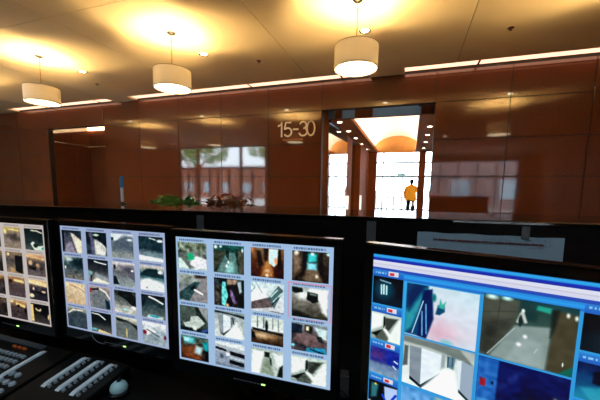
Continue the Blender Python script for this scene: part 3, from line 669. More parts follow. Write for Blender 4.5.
def g(*st): return ('g', list(st))
A3 = [[
 [g((0, '8d9a86'), (.45, '5f6a60'), (1, 'b9c6c4')), ('n', .45, 11, 5), ('p', '6c7672', [(0, .4), (.35, .38), (.45, 1), (0, 1)], .05), ('p', 'cfe6dc', [(0, .6), (.1, .6), (.4, 1), (0, 1)], .05), ('p', 'e4e6ea', [(.55, .45), (1, .6), (1, .9), (.7, 1), (.42, .8)], .05), ('p', '22b584', [(.32, .42), (.58, .38), (.58, .62), (.38, .7)], .02), ('p', '8a8f90', [(.5, .35), (.75, .45), (.55, .55)], .04), ('l', '8f8a88', [(.42, .82), (.5, .97)], .03)],
 [g((0, '2a6a62'), (.3, '274d4a'), (1, '38443e')), ('p', '4b4f44', [(0, .2), (.45, .2), (.05, 1), (0, 1)], .1), ('p', '6a8a86', [(.45, .25), (.72, .25), (.82, 1), (.1, 1)], .06), ('p', '8fc4c0', [(.5, .6), (.65, .6), (.7, 1), (.4, 1)], .1), ('p', '54564a', [(.78, .15), (1, .1), (1, 1), (.85, 1)], .04), ('p', '123230', [(.42, .12), (.55, .1), (.5, .5), (.42, .4)], .03), ('p', '17302c', [(.72, .1), (.8, .1), (.82, .4), (.75, .35)], .03), ('e', 'ffffff', .08, .08, .05, .06, .4), ('e', 'e8ffff', .25, .06, .04, .04, .4), ('e', 'd8f4f0', .95, .15, .03, .07, .4), ('e', 'ffffff', .44, .75, .04, .05, .5), ('e', 'eafffb', .5, .6, .03, .05, .5)],
 [g((0, '8a6a4c'), (.5, '5e3a22'), (1, '3c1e10')), ('p', '7d6a55', [(.2, 0), (.38, 0), (.36, .5), (.25, .6)], .06), ('p', '15100c', [(.18, .1), (.28, .1), (.38, .55), (.25, .7)], .04), ('p', '221610', [(.4, 0), (.54, 0), (.5, .4), (.44, .5)], .05), ('p', 'b98552', [(.45, .45), (.62, .4), (.7, 1), (.3, 1)], .12), ('p', 'd8f4f6', [(.56, .02), (.84, .02), (.8, .5), (.72, .62), (.55, .5)], .03), ('e', 'f0a070', .77, .42, .05, .1, .4), ('p', '101010', [(.84, 0), (.9, 0), (.95, .7), (.82, .7)], .04), ('e', 'fff0d8', .5, .93, .05, .05, .5), ('e', 'e8c8b0', .52, .78, .06, .05, .5), ('e', 'c88858', .04, .08, .05, .1, .6)],
 [g((0, '50463c'), (.5, '3e342c'), (1, '2a2018')), ('p', '867462', [(0, .1), (.2, .05), (.25, .6), (.05, .9)], .12), ('p', '0c1012', [(.3, 0), (.42, .02), (.4, .6), (.3, .7)], .04), ('p', '1c6e74', [(.42, .05), (.7, .05), (.68, .35), (.42, .35)], .04), ('p', '54d0d0', [(.46, .1), (.66, .1), (.66, .3), (.46, .35)], .06), ('p', '8fdcea', [(.42, .38), (.68, .38), (.68, .62), (.42, .62)], .08), ('p', '7a6a58', [(.4, .6), (.7, .6), (.85, 1), (.3, 1)], .1), ('e', 'f2e6d0', .68, .8, .04, .06, .5), ('p', '120f0c', [(.74, .05), (.82, .05), (.86, .8), (.76, .7)], .05), ('e', 'e8ddd0', .12, .07, .06, .08, .5), ('e', 'c8fff4', .98, .06, .05, .05, .5), ('e', 'd8fff8', .56, .08, .05, .05, .5)]],
 [
 [g((0, '9aa49a'), (.5, '8a9090'), (1, '8e9496')), ('n', .35, 10, 3), ('p', '8f8d90', [(.85, 0), (1, .1), (1, 1), (.35, 1)], .03), ('p', '3f5a5c', [(.0, .7), (.55, .25), (.75, .25), (.35, 1), (.0, .95)], .04), ('p', '20343a', [(.4, .5), (.55, .35), (.6, .45), (.45, .6)], .03), ('l', 'f6f8f4', [(.56, .56), (.82, .68)], .07), ('p', '4a3a38', [(.55, .0), (.95, 0), (.95, .08), (.6, .12)], .04)],
 [g((0, '24343a'), (1, '1c1412')), ('p', 'a08a78', [(.45, 0), (.8, 0), (.7, .2), (.45, .2)], .05), ('p', '45423e', [(.0, .3), (.25, .25), (.3, 1), (0, 1)], .08), ('p', '7adcd8', [(.28, .12), (.38, .12), (.48, .6), (.38, 1), (.26, .95), (.26, .5)], .03), ('p', '14080a', [(.4, .3), (.6, .25), (.7, .6), (.6, .95), (.4, .85), (.48, .6)], .04), ('p', '7e6c96', [(.52, .35), (.62, .45), (.75, .85), (.65, .9), (.55, .6)], .05), ('n', .35, 13, 9), ('p', 'b8ccd0', [(.78, .1), (.9, .05), (.92, .4), (.85, .5)], .04), ('e', 'f0c890', .45, .95, .05, .06, .5), ('p', '101418', [(.85, .6), (1, .4), (1, 1), (.8, 1)], .05)],
 [g((0, 'cfe0e0'), (1, 'd0d4d8')), ('p', 'eef6f4', [(0, .15), (.45, .2), (.5, .5), (0, .7)], .05), ('l', '7fb0b4', [(0, .35), (.12, .2), (.0, .05)], .03), ('l', '86a8ac', [(.15, 0), (.35, .35)], .03), ('p', '6e6464', [(.5, .5), (.68, .45), (.68, .8), (.35, .88), (0, .95), (0, .7)], .03), ('p', '5a7074', [(.55, .5), (.85, .05), (1, .2), (.72, .85)], .03), ('l', 'bfe8e4', [(.62, .45), (.82, .2)], .04), ('l', 'bfe8e4', [(.7, .6), (.95, .3)], .04), ('l', '142a30', [(.66, .72), (.85, .45)], .04), ('l', '6c7072', [(.6, .95), (1, .98)], .03)],
 [g((0, 'b0bcb6'), (.4, '85827a'), (1, '46463c')), ('p', 'f2fbfb', [(.5, .02), (1, .02), (1, .9), (.85, .75), (.75, .4), (.35, .25)], .1), ('e', 'e8f2ee', .3, .25, .14, .14, .6), ('p', '16241f', [(0, 0), (.3, .02), (.32, .15), (.1, .22), (0, .15)], .04), ('p', '14201c', [(.44, .12), (.72, .16), (.74, .42), (.6, .5), (.42, .38)], .03), ('p', '7f8f86', [(.5, .15), (.7, .19), (.68, .25), (.5, .22)], .03), ('p', '1d1c16', [(0, .75), (.5, .93), (.6, 1), (0, 1)], .12)]],
 [
 [g((0, '5c6a64'), (1, '454f4c')), ('p', '9aa0a0', [(.62, 0), (1, 0), (1, .55)], .03), ('p', '2f3a38', [(.55, 0), (.66, 0), (.95, .6), (.85, .72), (.58, .3)], .03), ('p', 'c2cdc6', [(.4, .4), (.65, .35), (.9, .6), (.6, .9), (.2, .85), (.1, .7), (.35, .6)], .03), ('p', '1a2c32', [(.0, .85), (.9, .85), (1, .78), (1, 1), (0, 1)], .05), ('e', 'e0e4d8', .52, .86, .08, .07, .4), ('p', '4a62a0', [(.75, .92), (1, .78), (1, .85), (.85, 1)], .03)],
 [g((0, '8ea0a0'), (.2, 'aeb8b8'), (1, 'd8e0dc')), ('p', '1c2a2c', [(0, 0), (1, .1), (1, .2), (.5, .1), (0, .08)], .05), ('p', '8f9aa0', [(.12, .15), (.3, .12), (.3, .85), (.18, .85)], .02), ('p', 'dce6ec', [(.3, .12), (.55, .2), (.55, .62), (.3, .85)], .02), ('p', '3c4a4c', [(.18, .85), (.3, .95), (.55, .65), (.55, .62), (.3, .85)], .02), ('p', '6f7c80', [(.55, .2), (.72, .2), (.6, .5), (.55, .6)], .04), ('l', '2a3a40', [(.6, .2), (.66, .45)], .03), ('p', 'eef6f2', [(.55, .65), (.75, .35), (.95, .85), (.9, 1), (.35, 1)], .05), ('p', 'a8b6b4', [(.85, .3), (1, .3), (1, .9)], .05)],
 [g((0, 'cdd8d0'), (.45, 'e2ece6'), (.5, '7a6c58'), (1, '3e2c1c')), ('l', '6a7a78', [(.2, 0), (.2, .4)], .04), ('l', '6a7a78', [(.4, 0), (.4, .4)], .04), ('l', '8a9a98', [(.68, 0), (.68, .4)], .04), ('l', '8a9a98', [(.85, 0), (.86, .45)], .04), ('p', '1e2830', [(.02, .42), (1, .52), (1, .6), (.05, .52)], .03), ('e', '18242c', .49, .32, .05, .2, .3), ('p', 'a07c58', [(.1, .58), (.75, .62), (.8, .75), (.2, .8)], .15), ('e', 'd8c0a0', .35, .68, .2, .08, .8), ('p', '181410', [(0, .55), (.1, .6), (.15, .85), (0, .8)], .05)],
 [g((0, '93a4ac'), (.3, '6b6468'), (1, '6f6668')), ('p', '1c3040', [(0, .05), (.32, .08), (.3, .38), (0, .4)], .03), ('p', '3a3430', [(.38, .05), (.6, .08), (.6, .35), (.38, .3)], .04), ('p', 'f4eec8', [(.42, .1), (.5, .1), (.5, .25), (.42, .25)], .03), ('p', 'd4ecec', [(.65, .1), (1, .15), (1, .5), (.8, .45)], .08), ('p', '2a2c30', [(.0, .45), (.1, .4), (.75, .95), (.4, 1), (.0, .75)], .4), ('p', '7d6a6a', [(.15, .38), (.7, .36), (.95, .7), (.5, .82), (.05, .65)], .1), ('p', '2a3438', [(.72, .4), (.85, .4), (.9, .6), (.75, .6)], .05), ('n', .1, 8, 2), ('p', '3c9cc0', [(.45, .85), (.95, .78), (1, 1), (.4, 1)], .04), ('l', '0e2430', [(.55, .88), (.9, .98)], .05), ('e', '8ae0f0', .05, .82, .05, .05, .4)]],
 [
 [g((0, '54706c'), (.4, '4c4238'), (1, '382418')), ('n', .25, 10, 4), ('p', '6ac4c8', [(.1, .05), (.5, .05), (.5, .3), (.15, .32)], .12), ('p', 'b4ecf0', [(.1, .08), (.3, .08), (.3, .22), (.12, .25)], .05), ('p', '7a4c30', [(0, .55), (.6, .35), (.75, 1), (.1, .95)], .1), ('p', 'c0e4ea', [(.55, .38), (.78, .42), (.72, .75), (.5, .7)], .12), ('p', '2aa4a8', [(.78, .2), (1, .15), (1, .6), (.85, .5)], .05), ('p', '0e1c1c', [(.88, .6), (1, .5), (1, 1), (.85, 1)], .05)],
 [g((0, 'c2ccd0'), (1, '7c8898')), ('p', 'dbe4e6', [(0, 0), (1, 0), (1, .2), (0, .1)], .05), ('p', '101820', [(.02, .22), (.38, .28), (.4, .38), (.02, .32)], .02), ('p', '101820', [(.5, .32), (1, .38), (1, .54), (.52, .48)], .02), ('p', '0e141c', [(.5, .68), (.98, .74), (.98, .9), (.5, .84)], .02), ('p', '96a2b2', [(.02, .42), (.45, .45), (.48, .95), (.02, .85)], .02), ('p', 'b8c6d0', [(.5, .54), (1, .6), (1, .68), (.5, .62)], .02), ('e', 'f4fbfc', .44, .48, .07, .07, .4), ('e', '5c6878', .22, .6, .06, .1, .4)],
 [g((0, 'b4c0b8'), (1, 'c8d4cc')), ('p', 'f4fcfa', [(.05, .1), (.4, .1), (.35, .5), (.25, 1), (.0, 1)], .1), ('p', 'e8f4f2', [(.7, .1), (1, .1), (1, .8), (.85, .7)], .1), ('p', '8a9888', [(.4, .35), (.6, .3), (.72, 1), (.3, .95)], .12), ('p', '26322c', [(.42, .08), (.58, .08), (.58, .3), (.42, .28)], .04), ('p', '384840', [(.58, .3), (.64, .3), (.66, .6), (.6, .55)], .04), ('p', '101a18', [(.9, .6), (1, .5), (1, 1), (.82, 1)], .06)],
 [g((0, 'c4d4cc'), (1, '9aa8a0')), ('p', 'eef6f0', [(.0, .05), (.42, .05), (.4, .45), (.0, .75)], .1), ('p', '1a2220', [(.42, .12), (.48, .1), (.5, .4), (.42, .55)], .02), ('p', '444a44', [(.48, .15), (.9, .1), (.62, .6), (.5, .55)], .06), ('p', 'e8f2ea', [(.92, .15), (1, .1), (1, 1), (.6, 1), (.62, .8)], .05), ('p', '5c645c', [(.4, .6), (.6, .9), (.55, 1), (.2, 1), (.15, .9)], .06), ('p', 'f6fcf4', [(.42, .58), (.5, .55), (.72, .78), (.64, .86)], .02), ('p', '141c1a', [(.0, .85), (.3, .65), (.4, .6), (.2, .9)], .04)]]]
c3 = grid_canvas('a6c6ea', '4f6a94', A3, 11)
for (x0, y0, x1, y1) in ((.745, .262, .995, .268), (.745, .262, .751, .52), (.989, .262, .995, .52), (.745, .514, .995, .52)):
    c3.thumb(x0, y0, x1, y1, [g((0, 'cf9fc0'), (1, 'cf9fc0'))])

def lot(top, mid, bot, *x): return [g((0, top), (.4, mid), (1, bot))]+list(x)
ARC = lambda c, y: ('e', c, .5, y+.55, .75, .5, .08)
A2 = [[
 lot('2c3c44', '5a5c68', '8a8490', ('n', .25, 8, 1), ('p', 'd8d0c4', [(.45, .1), (.6, .15), (1, .45), (1, 1), (.72, 1)], .05), ('p', 'efe4cc', [(.65, .3), (1, .45), (.95, 1), (.78, 1)], .05), ('l', '6a6470', [(.5, .3), (.72, 1)], .05), ('p', '101c22', [(0, 0), (.12, 0), (.1, 1), (0, 1)], .06), ('p', '9a94a4', [(.25, .6), (.5, .5), (.62, 1), (.1, 1)], .1)),
 lot('16262c', '2c3a44', '5a646c', ('p', '6a6a88', [(.15, 0), (.3, 0), (.45, 1), (.3, 1)], .08), ('p', 'd6d8d0', [(.4, .3), (.85, .45), (1, .7), (.9, 1), (.42, 1)], .1), ('p', '14303a', [(.5, .25), (.6, .2), (1, .5), (1, .65)], .04), ('n', .2, 7, 2), ('e', 'c8e0c4', .5, .12, .15, .05, .4)),
 lot('e6eef0', '66737a', '9aa09c', ('p', '64707c', [(.2, .3), (.6, .05), (1, .1), (1, .7), (0, .7)], .15), ('p', 'e8f4f6', [(0, .1), (.5, .02), (.3, .25), (.15, .3)], .04), ('e', 'd0e0e2', .85, .22, .12, .05, .3), ('p', '1c4040', [(0, .15), (.12, .15), (.1, .28), (0, .28)], .04)),
 lot('1c3038', '44545c', 'a8c0c8', ('p', '2c444c', [(.0, .15), (.4, .0), (1, .2), (1, .6), (0, .55)], .15), ('p', 'f4fbf8', [(0, .78), (1, .88), (1, 1), (0, .98)], .04), ('e', 'e8f4f4', .88, .16, .12, .06, .3), ('l', 'd0e0e0', [(.45, .06), (.7, .12)], .04))],
 [lot('a8b4a8', '45585f', '7c7870', ('p', '1e343c', [(.3, .08), (1, .0), (1, .5), (.3, .3)], .2), ('n', .15, 9, 7), ('e', 'e6e4d4', .06, .5, .05, .08, .3), ('e', 'c4d4d4', .3, .12, .15, .08, .5)),
  lot('182428', '3e4248', '8f9090', ('p', 'a0a6a8', [(.35, .55), (1, .75), (1, 1), (.3, 1)], .1), ('l', 'd8e4e8', [(.35, .08), (.55, .12), (.9, .16)], .05), ('p', '8ab4b4', [(0, .5), (.25, .55), (.1, .8), (0, .9)], .04), ('p', 'fdf4d8', [(.25, .9), (.45, .8), (1, .95), (1, 1), (.2, 1)], .04), ('p', '3c2c34', [(.1, .7), (.22, .7), (.15, .98), (.1, .98)], .03)),
  lot('e4dcd8', '6e7278', 'a4b0b0', ('p', '60606c', [(.3, .15), (.9, .1), (1, .7), (.7, .5)], .2), ('p', '0e1c20', [(.03, .12), (.14, .12), (.14, .3), (.04, .3)], .02), ('p', '14282e', [(0, .6), (.14, .6), (.28, .95), (0, .95)], .03), ('e', 'f0f0ee', .9, .3, .06, .04, .3)),
  lot('d8cfc4', '3c6268', 'f4faf8', ('p', '103a40', [(.0, .35), (.3, .12), (.7, .1), (1, .35), (1, .45), (0, .4)], .06), ('p', 'eaf2f0', [(0, .6), (.4, .5), (1, .65), (1, 1), (0, 1)], .12), ('e', 'e8f0f0', .85, .22, .1, .07, .3), ('e', '5c6c6c', .28, .9, .03, .03, .3))],
 [lot('e4cda8', 'd9c7a8', 'c9b090', ('l', 'b09880', [(.2, .1), (.8, .25), (1, .4)], .06), ('n', .1, 6, 4)),
  lot('b0a4a0', '86888c', '9a9a98', ('e', '7c8286', .55, .6, .45, .5, .2), ('p', 'b03a48', [(.02, .12), (.12, .1), (.14, .28), (.04, .3)], .03), ('p', '183c48', [(.75, .55), (.95, .6), (1, .95), (.8, 1)], .04), ('l', 'f0e6d8', [(.5, .08), (.8, .2), (1, .5)], .08), ('l', '343434', [(.15, .15), (.45, .1)], .1)),
  lot('38403e', '6c7272', 'd4d4c8', ('p', '161e1e', [(.2, .05), (.6, .0), (1, .2), (1, .75), (.8, .6), (.5, .35), (.15, .2)], .05), ('n', .25, 10, 3), ('e', 'f4f4ee', .9, .7, .12, .08, .4), ('e', 'a8dce0', .5, .82, .15, .04, .3)),
  lot('0e1a1e', '3c5054', '7a8482', ('l', 'e8f0ee', [(.35, .08), (.6, .16), (.9, .3)], .07), ('p', '22343a', [(0, 0), (.3, 0), (.1, .5), (0, .5)], .1), ('p', 'eef4ee', [(.3, .85), (.9, .88), (.9, 1), (.2, 1)], .08), ('e', '3ca8bc', .55, .9, .22, .05, .3))],
 [lot('a8a89c', '42505a', '505250', ('e', '48545c', .6, .75, .6, .6, .06), ('l', 'e4dccc', [(.05, .3), (.3, .1), (.8, .08)], .06)),
  lot('182024', '22282c', '6c6e6a', ('l', 'cdd4d4', [(.05, .08), (.4, .1), (.7, .3)], .06), ('p', 'f2d8a4', [(.35, .85), (.9, .95), (1, 1), (.3, 1)], .05), ('e', '7ac4d0', .15, .88, .15, .06, .4)),
  lot('dcdcc8', '62686a', '8a8c80', ('p', '1e2a2c', [(.0, .05), (.5, .12), (1, .3), (1, .5), (.6, .3), (.05, .2)], .05), ('e', '747c7c', .5, .8, .5, .6, .1), ('l', 'd0c07c', [(.5, .55), (.5, .95)], .06)),
  lot('f0f4f4', 'a6b4bc', '9aa8ac', ('p', 'e8eef0', [(0, .35), (.3, .2), (.6, .4), (.2, .6)], .05), ('e', '8c3040', .1, .5, .08, .1, .3), ('e', '702838', .95, .6, .06, .09, .3), ('l', '5c6870', [(.2, .35), (.7, .6)], .06), ('n', .2, 8, 8))]]
c2 = grid_canvas('a8bade', '5c6a94', A2, 31)
for (x0, y0, x1, y1) in ((.25, .53, .49, .535), (.25, .53, .255, .77), (.485, .53, .49, .77), (.25, .765, .49, .77)):
    c2.thumb(x0, y0, x1, y1, [g((0, 'b090b0'), (1, 'b090b0'))])
A1 = [[
 lot('c8b070', '3c3c3c', '4c4844', ('n', .3, 7, 1)),
 lot('6c6450', '3a4040', '54504c', ('n', .3, 7, 2), ('p', '141c1c', [(.5, .3), (1, .2), (1, .6), (.6, .6)], .05)),
 lot('c8ae74', '8a8078', '9a8c7c', ('e', 'eedc98', .1, .2, .1, .12, .4), ('l', 'e8dc9c', [(.3, .1), (.9, .15)], .06), ('p', '5c5450', [(.2, .4), (.7, .25), (1, .6), (.5, .7)], .2)),
 lot('1c2c30', '26383c', '58605c', ('l', 'd0d0bc', [(.4, .08), (.7, .1), (.95, .18)], .06), ('p', 'dce8d8', [(.3, .72), (.45, .6), (.75, .8), (1, .75), (1, 1), (.5, 1)], .04), ('e', '143030', .58, .78, .12, .1, .3), ('e', '40a898', .95, .9, .06, .06, .3))],
 [lot('9c8c70', '4c4440', '6c6258', ('n', .3, 7, 3)),
 lot('b8a070', '44403c', '3c3a38', ('e', '101414', .5, .3, .2, .15, .3), ('n', .2, 7, 3)),
 lot('988468', '605c5c', 'a08c74', ('p', '1c2224', [(.55, .15), (1, .15), (.95, 1), (.55, .9)], .05), ('e', 'f0d8a8', .15, .12, .08, .08, .3), ('p', 'c8a880', [(.3, .75), (.5, .8), (.5, 1), (.2, 1)], .1)),
 lot('dcb48c', '504c4e', '746c6a', ('p', 'dcb88c', [(0, 0), (1, .15), (1, .25), (0, .15)], .04), ('e', 'd8b894', .2, .4, .12, .12, .3), ('e', 'c8a888', .6, .5, .1, .1, .3), ('p', '201e20', [(.1, .55), (.5, .6), (.45, .75), (.1, .7)], .05), ('e', '4c3430', .8, .62, .08, .08, .4))],
 [lot('4c4440', '34302e', '68605c', ('n', .3, 7, 4)),
 lot('c8a070', '3c3838', '3a3638', ('n', .3, 7, 5)),
 lot('c09870', '5c5050', '6a5e60', ('p', 'f4d898', [(.35, .1), (.95, .15), (.95, .28), (.35, .22)], .04), ('e', '382c2c', .15, .25, .1, .1, .3)),
 lot('ecc898', '48444c', '3c3a42', ('p', 'f8d8a8', [(0, .0), (1, .1), (1, .3), (0, .2)], .04), ('e', 'f4e4bc', .12, .8, .14, .1, .3), ('e', 'e8ccac', .25, .45, .05, .07, .3), ('e', 'e0c4a0', .8, .55, .1, .06, .3), ('p', '141418', [(.3, .55), (.9, .62), (.9, .7), (.3, .65)], .05))],
 [lot('c0a878', '4c443c', '5c5448', ('n', .3, 7, 6)),
 lot('60503c', '342e2a', '2c2a2a', ('n', .3, 7, 6)),
 lot('d0a878', '5a4e4e', '4e4648', ('p', 'f0d494', [(.35, .1), (.9, .2), (.9, .35), (.35, .25)], .04), ('e', '201c1e', .5, .3, .08, .08, .3), ('e', 'f4e0b0', .1, .1, .1, .08, .3), ('e', '241c20', .9, .5, .08, .12, .4)),
 lot('1c1818', '2c2826', '56504c', ('p', 'f2d490', [(0, .05), (.14, .05), (.14, .95), (0, .95)], .03), ('e', 'e8dcb4', .42, .28, .16, .1, .3), ('e', '181414', .42, .2, .1, .1, .3), ('e', 'e8c890', .95, .6, .05, .15, .3), ('p', '100e0e', [(.6, .2), (1, .3), (.85, .7), (.6, .5)], .08))]]
c1 = grid_canvas('d2c8c4', 'a09890', A1, 51)

# large application window on the fourth screen (metres -> fractions)
W4, H4 = .376, .301
c4 = Canvas(400, 320, '2f9be0'); c4.con = 1.2
def Rr(x0, y0, x1, y1, ops): c4.thumb(x0/W4, y0/H4, x1/W4, y1/H4, ops)
Rr(0, 0, W4, .0052, [g((0, '1c74c8'), (.5, '35b4f4'), (1, '2a8ce0'))])
Rr(0, .0052, W4, .0100, [g((0, '1830b8'), (1, '1a28a8'))])
Rr(0, .0100, W4, .0220, [g((0, 'dfe4f4'), (.42, 'e2e4f4'), (.5, 'b9bdd4'), (.58, 'dcdcf0'), (1, 'd6dcf2'))])
Rr(0, .0220, W4, .0262, [g((0, '2a50c0'), (1, '2448b4'))])
Rr(0, .0262, W4, .0370, [g((0, '1f86dc'), (.5, '2ea4f0'), (1, '1a58c4'))])
def sm(x, y, ops, sd):
    Rr(x, y-.0115, x+.050, y, [g((0, '2a84d8'), (1, '1c5cc0'))])
    Rr(x+.026, y-.0105, x+.042, y-.003, [g((0, 'e8e4ec'), (1, 'd8dcec'))]); Rr(x+.028, y-.009, x+.035, y-.004, [g((0, 'e02c40'), (1, 'd02838'))])
    c4.dashes((x+.004)/W4, (x+.022)/W4, (y-.008)/H4, .009, '8cc8f4', sd)
    Rr(x, y, x+.050, y+.046, ops+[('n', .05, 8, sd)])
sm(.0005, .037, [g((0, '08141c'), (.5, '0c1a26'), (1, '1a2c3c')), ('e', '1c5c70', .4, .45, .28, .3, .6), ('l', 'c8e8f0', [(.3, .3), (.31, .62)], .05), ('l', 'e0ffff', [(.38, .28), (.39, .6)], .05), ('l', 'c0f0f8', [(.47, .3), (.48, .6)], .05), ('l', '8cb4c4', [(.25, .12), (.6, .18)], .04)], 1)
sm(.0005, .0975, A3[3][3], 2)
sm(.0005, .158, [g((0, '2c3c8c'), (.5, '3a3c86'), (.62, '6c84a8'), (1, '8ca4b8')), ('p', '24389c', [(0, 0), (1, 0), (1, .55), (0, .5)], .1), ('p', '5a3c80', [(.0, .1), (.5, .1), (.5, .45), (0, .45)], .3), ('l', 'd0e4f4', [(.85, .35), (.95, .4)], .05), ('l', 'c0d8ec', [(.82, .55), (.9, .62)], .06), ('n', .12, 10, 4)], 3)
sm(.0005, .2185, [g((0, '0c1820'), (1, '18242c')), ('p', '3c7880', [(.1, .1), (.35, .1), (.3, .6), (.1, .7)], .08), ('e', 'e0d048', .25, .12, .04, .04, .4), ('p', 'b8ccf0', [(.55, .1), (1, .05), (1, .5), (.6, .75)], .05), ('l', '2a54e0', [(.5, .45), (.75, .85)], .07), ('l', '2040c8', [(.95, .3), (.6, .95)], .08), ('p', 'b8b8c0', [(.0, .8), (.3, .9), (.35, 1), (0, 1)], .05)], 4)
Rr(.053, .0370, .0555, H4, [g((0, '38b0f0'), (1, '2c9ce4'))])
big = dict(
 a=[g((0, 'c0dce4'), (.4, 'd4d8e4'), (.8, 'dcccd8'), (1, 'c8ccd8')), ('h', [(0, 'b8dce0'), (.5, 'd8dce6'), (1, 'c8e4ec')], .35), ('e', 'd8b8c8', .52, .82, .18, .18, .8), ('p', '0c4c74', [(0, 0), (.32, 0), (.36, .5), (.3, .98), (0, .98)], .03), ('p', '3a98a8', [(0, .55), (.26, .05), (.32, .02), (.1, .85), (.0, .98)], .05), ('p', '0a3460', [(.02, .2), (.12, .02), (.3, .0), (.05, .55)], .08), ('p', '0a2c60', [(.25, .1), (.38, .05), (.42, .6), (.33, 1), (.2, .98), (.22, .5)], .03), ('n', .05, 14, 5), ('l', '6ca8d8', [(.3, .35), (.33, .9)], .02), ('l', '74acd8', [(.25, .5), (.27, .95)], .02), ('l', 'b8dcec', [(.12, .95), (.26, .3)], .015), ('e', '1a7c84', .41, .2, .03, .07, .4), ('p', '1c5474', [(.44, .5), (.47, .32), (.56, .3), (.57, .42), (.5, .5)], .02), ('p', '44b4a4', [(.48, .36), (.50, .2), (.53, .3), (.58, .22), (.55, .38)], .02), ('e', '8cc4cc', .62, .98, .08, .06, .5)],
 b=[g((0, 'a8b0ac'), (.14, 'b8c0bc'), (.3, 'd0dcd8'), (1, 'e4ecec')), ('p', '7a8480', [(0, 0), (.8, 0), (1, .25), (1, .4), (.85, .2), (.4, .12), (0, .12)], .04), ('p', '5c6464', [(.02, .2), (.08, .2), (.08, .6), (.0, .65)], .03), ('p', '8a96a0', [(.1, .18), (.28, .17), (.29, .93), (.12, .83)], .01), ('p', 'e0eaf2', [(.28, .17), (.57, .2), (.55, .6), (.29, .93)], .01), ('p', '0e2430', [(.12, .81), (.29, .93), (.56, .56), (.56, .61), (.3, 1), (.12, .88)], .01), ('p', 'a0acb0', [(.57, .15), (.62, .15), (.62, .45), (.57, .5)], .02), ('p', '6c8a98', [(.64, .18), (.76, .18), (.74, .42), (.66, .4)], .02), ('n', .06, 16, 3), ('l', '244858', [(.66, .2), (.66, .4)], .015), ('l', '305868', [(.72, .18), (.72, .36)], .015), ('p', 'd8e4ec', [(.78, .22), (.84, .2), (.84, .8), (.82, .75)], .01), ('p', '9cacbc', [(.84, .2), (1, .25), (1, .95), (.84, .8)], .01), ('p', '183038', [(.82, .76), (.98, .92), (.98, .97), (.82, .82)], .01), ('p', 'f4fbfa', [(.6, .45), (.75, .45), (.82, .85), (.9, 1), (.3, 1)], .06)],
 c=[g((0, '285058'), (.15, '35504a'), (1, '5c7070')), ('p', '565a50', [(0, .05), (.42, .02), (.38, .42), (.1, .97), (0, .95)], .04), ('p', '3a3c36', [(0, .45), (.3, .38), (.1, .97), (0, .95)], .2), ('p', '2a4a4a', [(.42, .0), (.62, .02), (.6, .3), (.44, .32)], .05), ('p', '8a9a96', [(.38, .42), (.76, .34), (.74, 1), (.12, 1)], .04), ('p', '98a8a6', [(.45, .6), (.68, .6), (.7, 1), (.3, 1)], .06), ('l', 'b4c4c0', [(.1, .97), (.38, .46)], .012), ('p', '524e3c', [(.78, .08), (1, .1), (1, 1), (.74, 1)], .04), ('p', '2a302a', [(.74, .08), (.82, .06), (.79, .38), (.75, .5)], .04), ('l', '3c3e38', [(0, .3), (.38, .2)], .008), ('l', '3c3e38', [(0, .5), (.36, .32)], .008), ('l', '3c3e38', [(0, .72), (.24, .5)], .008), ('l', '3c3e38', [(.2, .04), (.16, .8)], .008), ('e', 'd8fff4', .10, .03, .06, .035, .7), ('e', 'c8fff0', .27, .02, .05, .03, .7), ('e', 'f0fff0', .9, .12, .015, .03, .8), ('e', 'f0fff0', .98, .14, .015, .03, .8), ('p', '36a894', [(.60, .05), (.74, .06), (.73, .14), (.59, .12)], .03), ('p', 'c4ccc4', [(.44, .18), (.47, .2), (.51, .34), (.48, .36), (.46, .3), (.42, .38), (.39, .36), (.42, .22)], .02), ('e', '2c3838', .435, .33, .022, .09, .3), ('e', 'e4ece4', .455, .17, .018, .03, .4), ('e', 'ffffff', .5, .56, .018, .025, .9), ('e', 'ffffff', .44, .7, .022, .025, .9), ('n', .05, 14, 7), ('l', 'b8c8c4', [(.64, .7), (.61, .78)], .01), ('p', '186c60', [(.86, 1), (1, .84), (1, 1)], .02), ('e', 'f0fff0', .9, .85, .008, .03, .4)],
 d=[g((0, '102464'), (.5, '0e1850'), (1, '14205c')), ('p', '3470b8', [(0, 0), (.25, .0), (.24, .95), (0, .9)], .03), ('e', '78c8d8', .12, .95, .14, .14, .7), ('p', 'a02434', [(.04, .38), (.11, .38), (.11, .52), (.04, .52)], .02), ('e', '0c2450', .19, .42, .015, .03, .3), ('p', '1c2c70', [(.28, .1), (.5, .15), (.5, .5), (.28, .5)], .1), ('l', '5868e8', [(.28, .75), (.48, .78)], .03), ('e', '0a1234', .58, .66, .12, .2, .5), ('p', '9aa47c', [(.86, .36), (1, .42), (1, 1), (.72, 1)], .03), ('n', .16, 18, 2)],
 e=[g((0, '5c98d0'), (1, '8cb8d8')), ('n', .25, 9, 6), ('p', '284c90', [(0, .6), (1, .5), (1, 1), (0, 1)], .1)],
 f=[g((0, '8cb0b8'), (1, 'c0d0d0')), ('n', .25, 9, 16), ('p', '384c50', [(0, .5), (.5, .4), (.4, 1), (0, 1)], .1)])
Rr(.0560, .0385, .1565, .1215, big['a']); Rr(.0560, .1245, .1565, .2035, big['b']); Rr(.0560, .2085, .1040, .290, big['e']); Rr(.1070, .2085, .1565, .290, big['f'])
Rr(.1605, .0350, .2605, .1210, big['c']); Rr(.1605, .1245, .2605, .2060, big['d']); Rr(.1605, .2100, .2605, .290, big['b'])
sm(.264, .0375, [g((0, '04080c'), (1, '0c1c24')), ('e', '5ca8b4', .5, .75, .05, .05, .5), ('e', '183440', .5, .7, .4, .3, .8)], 7)
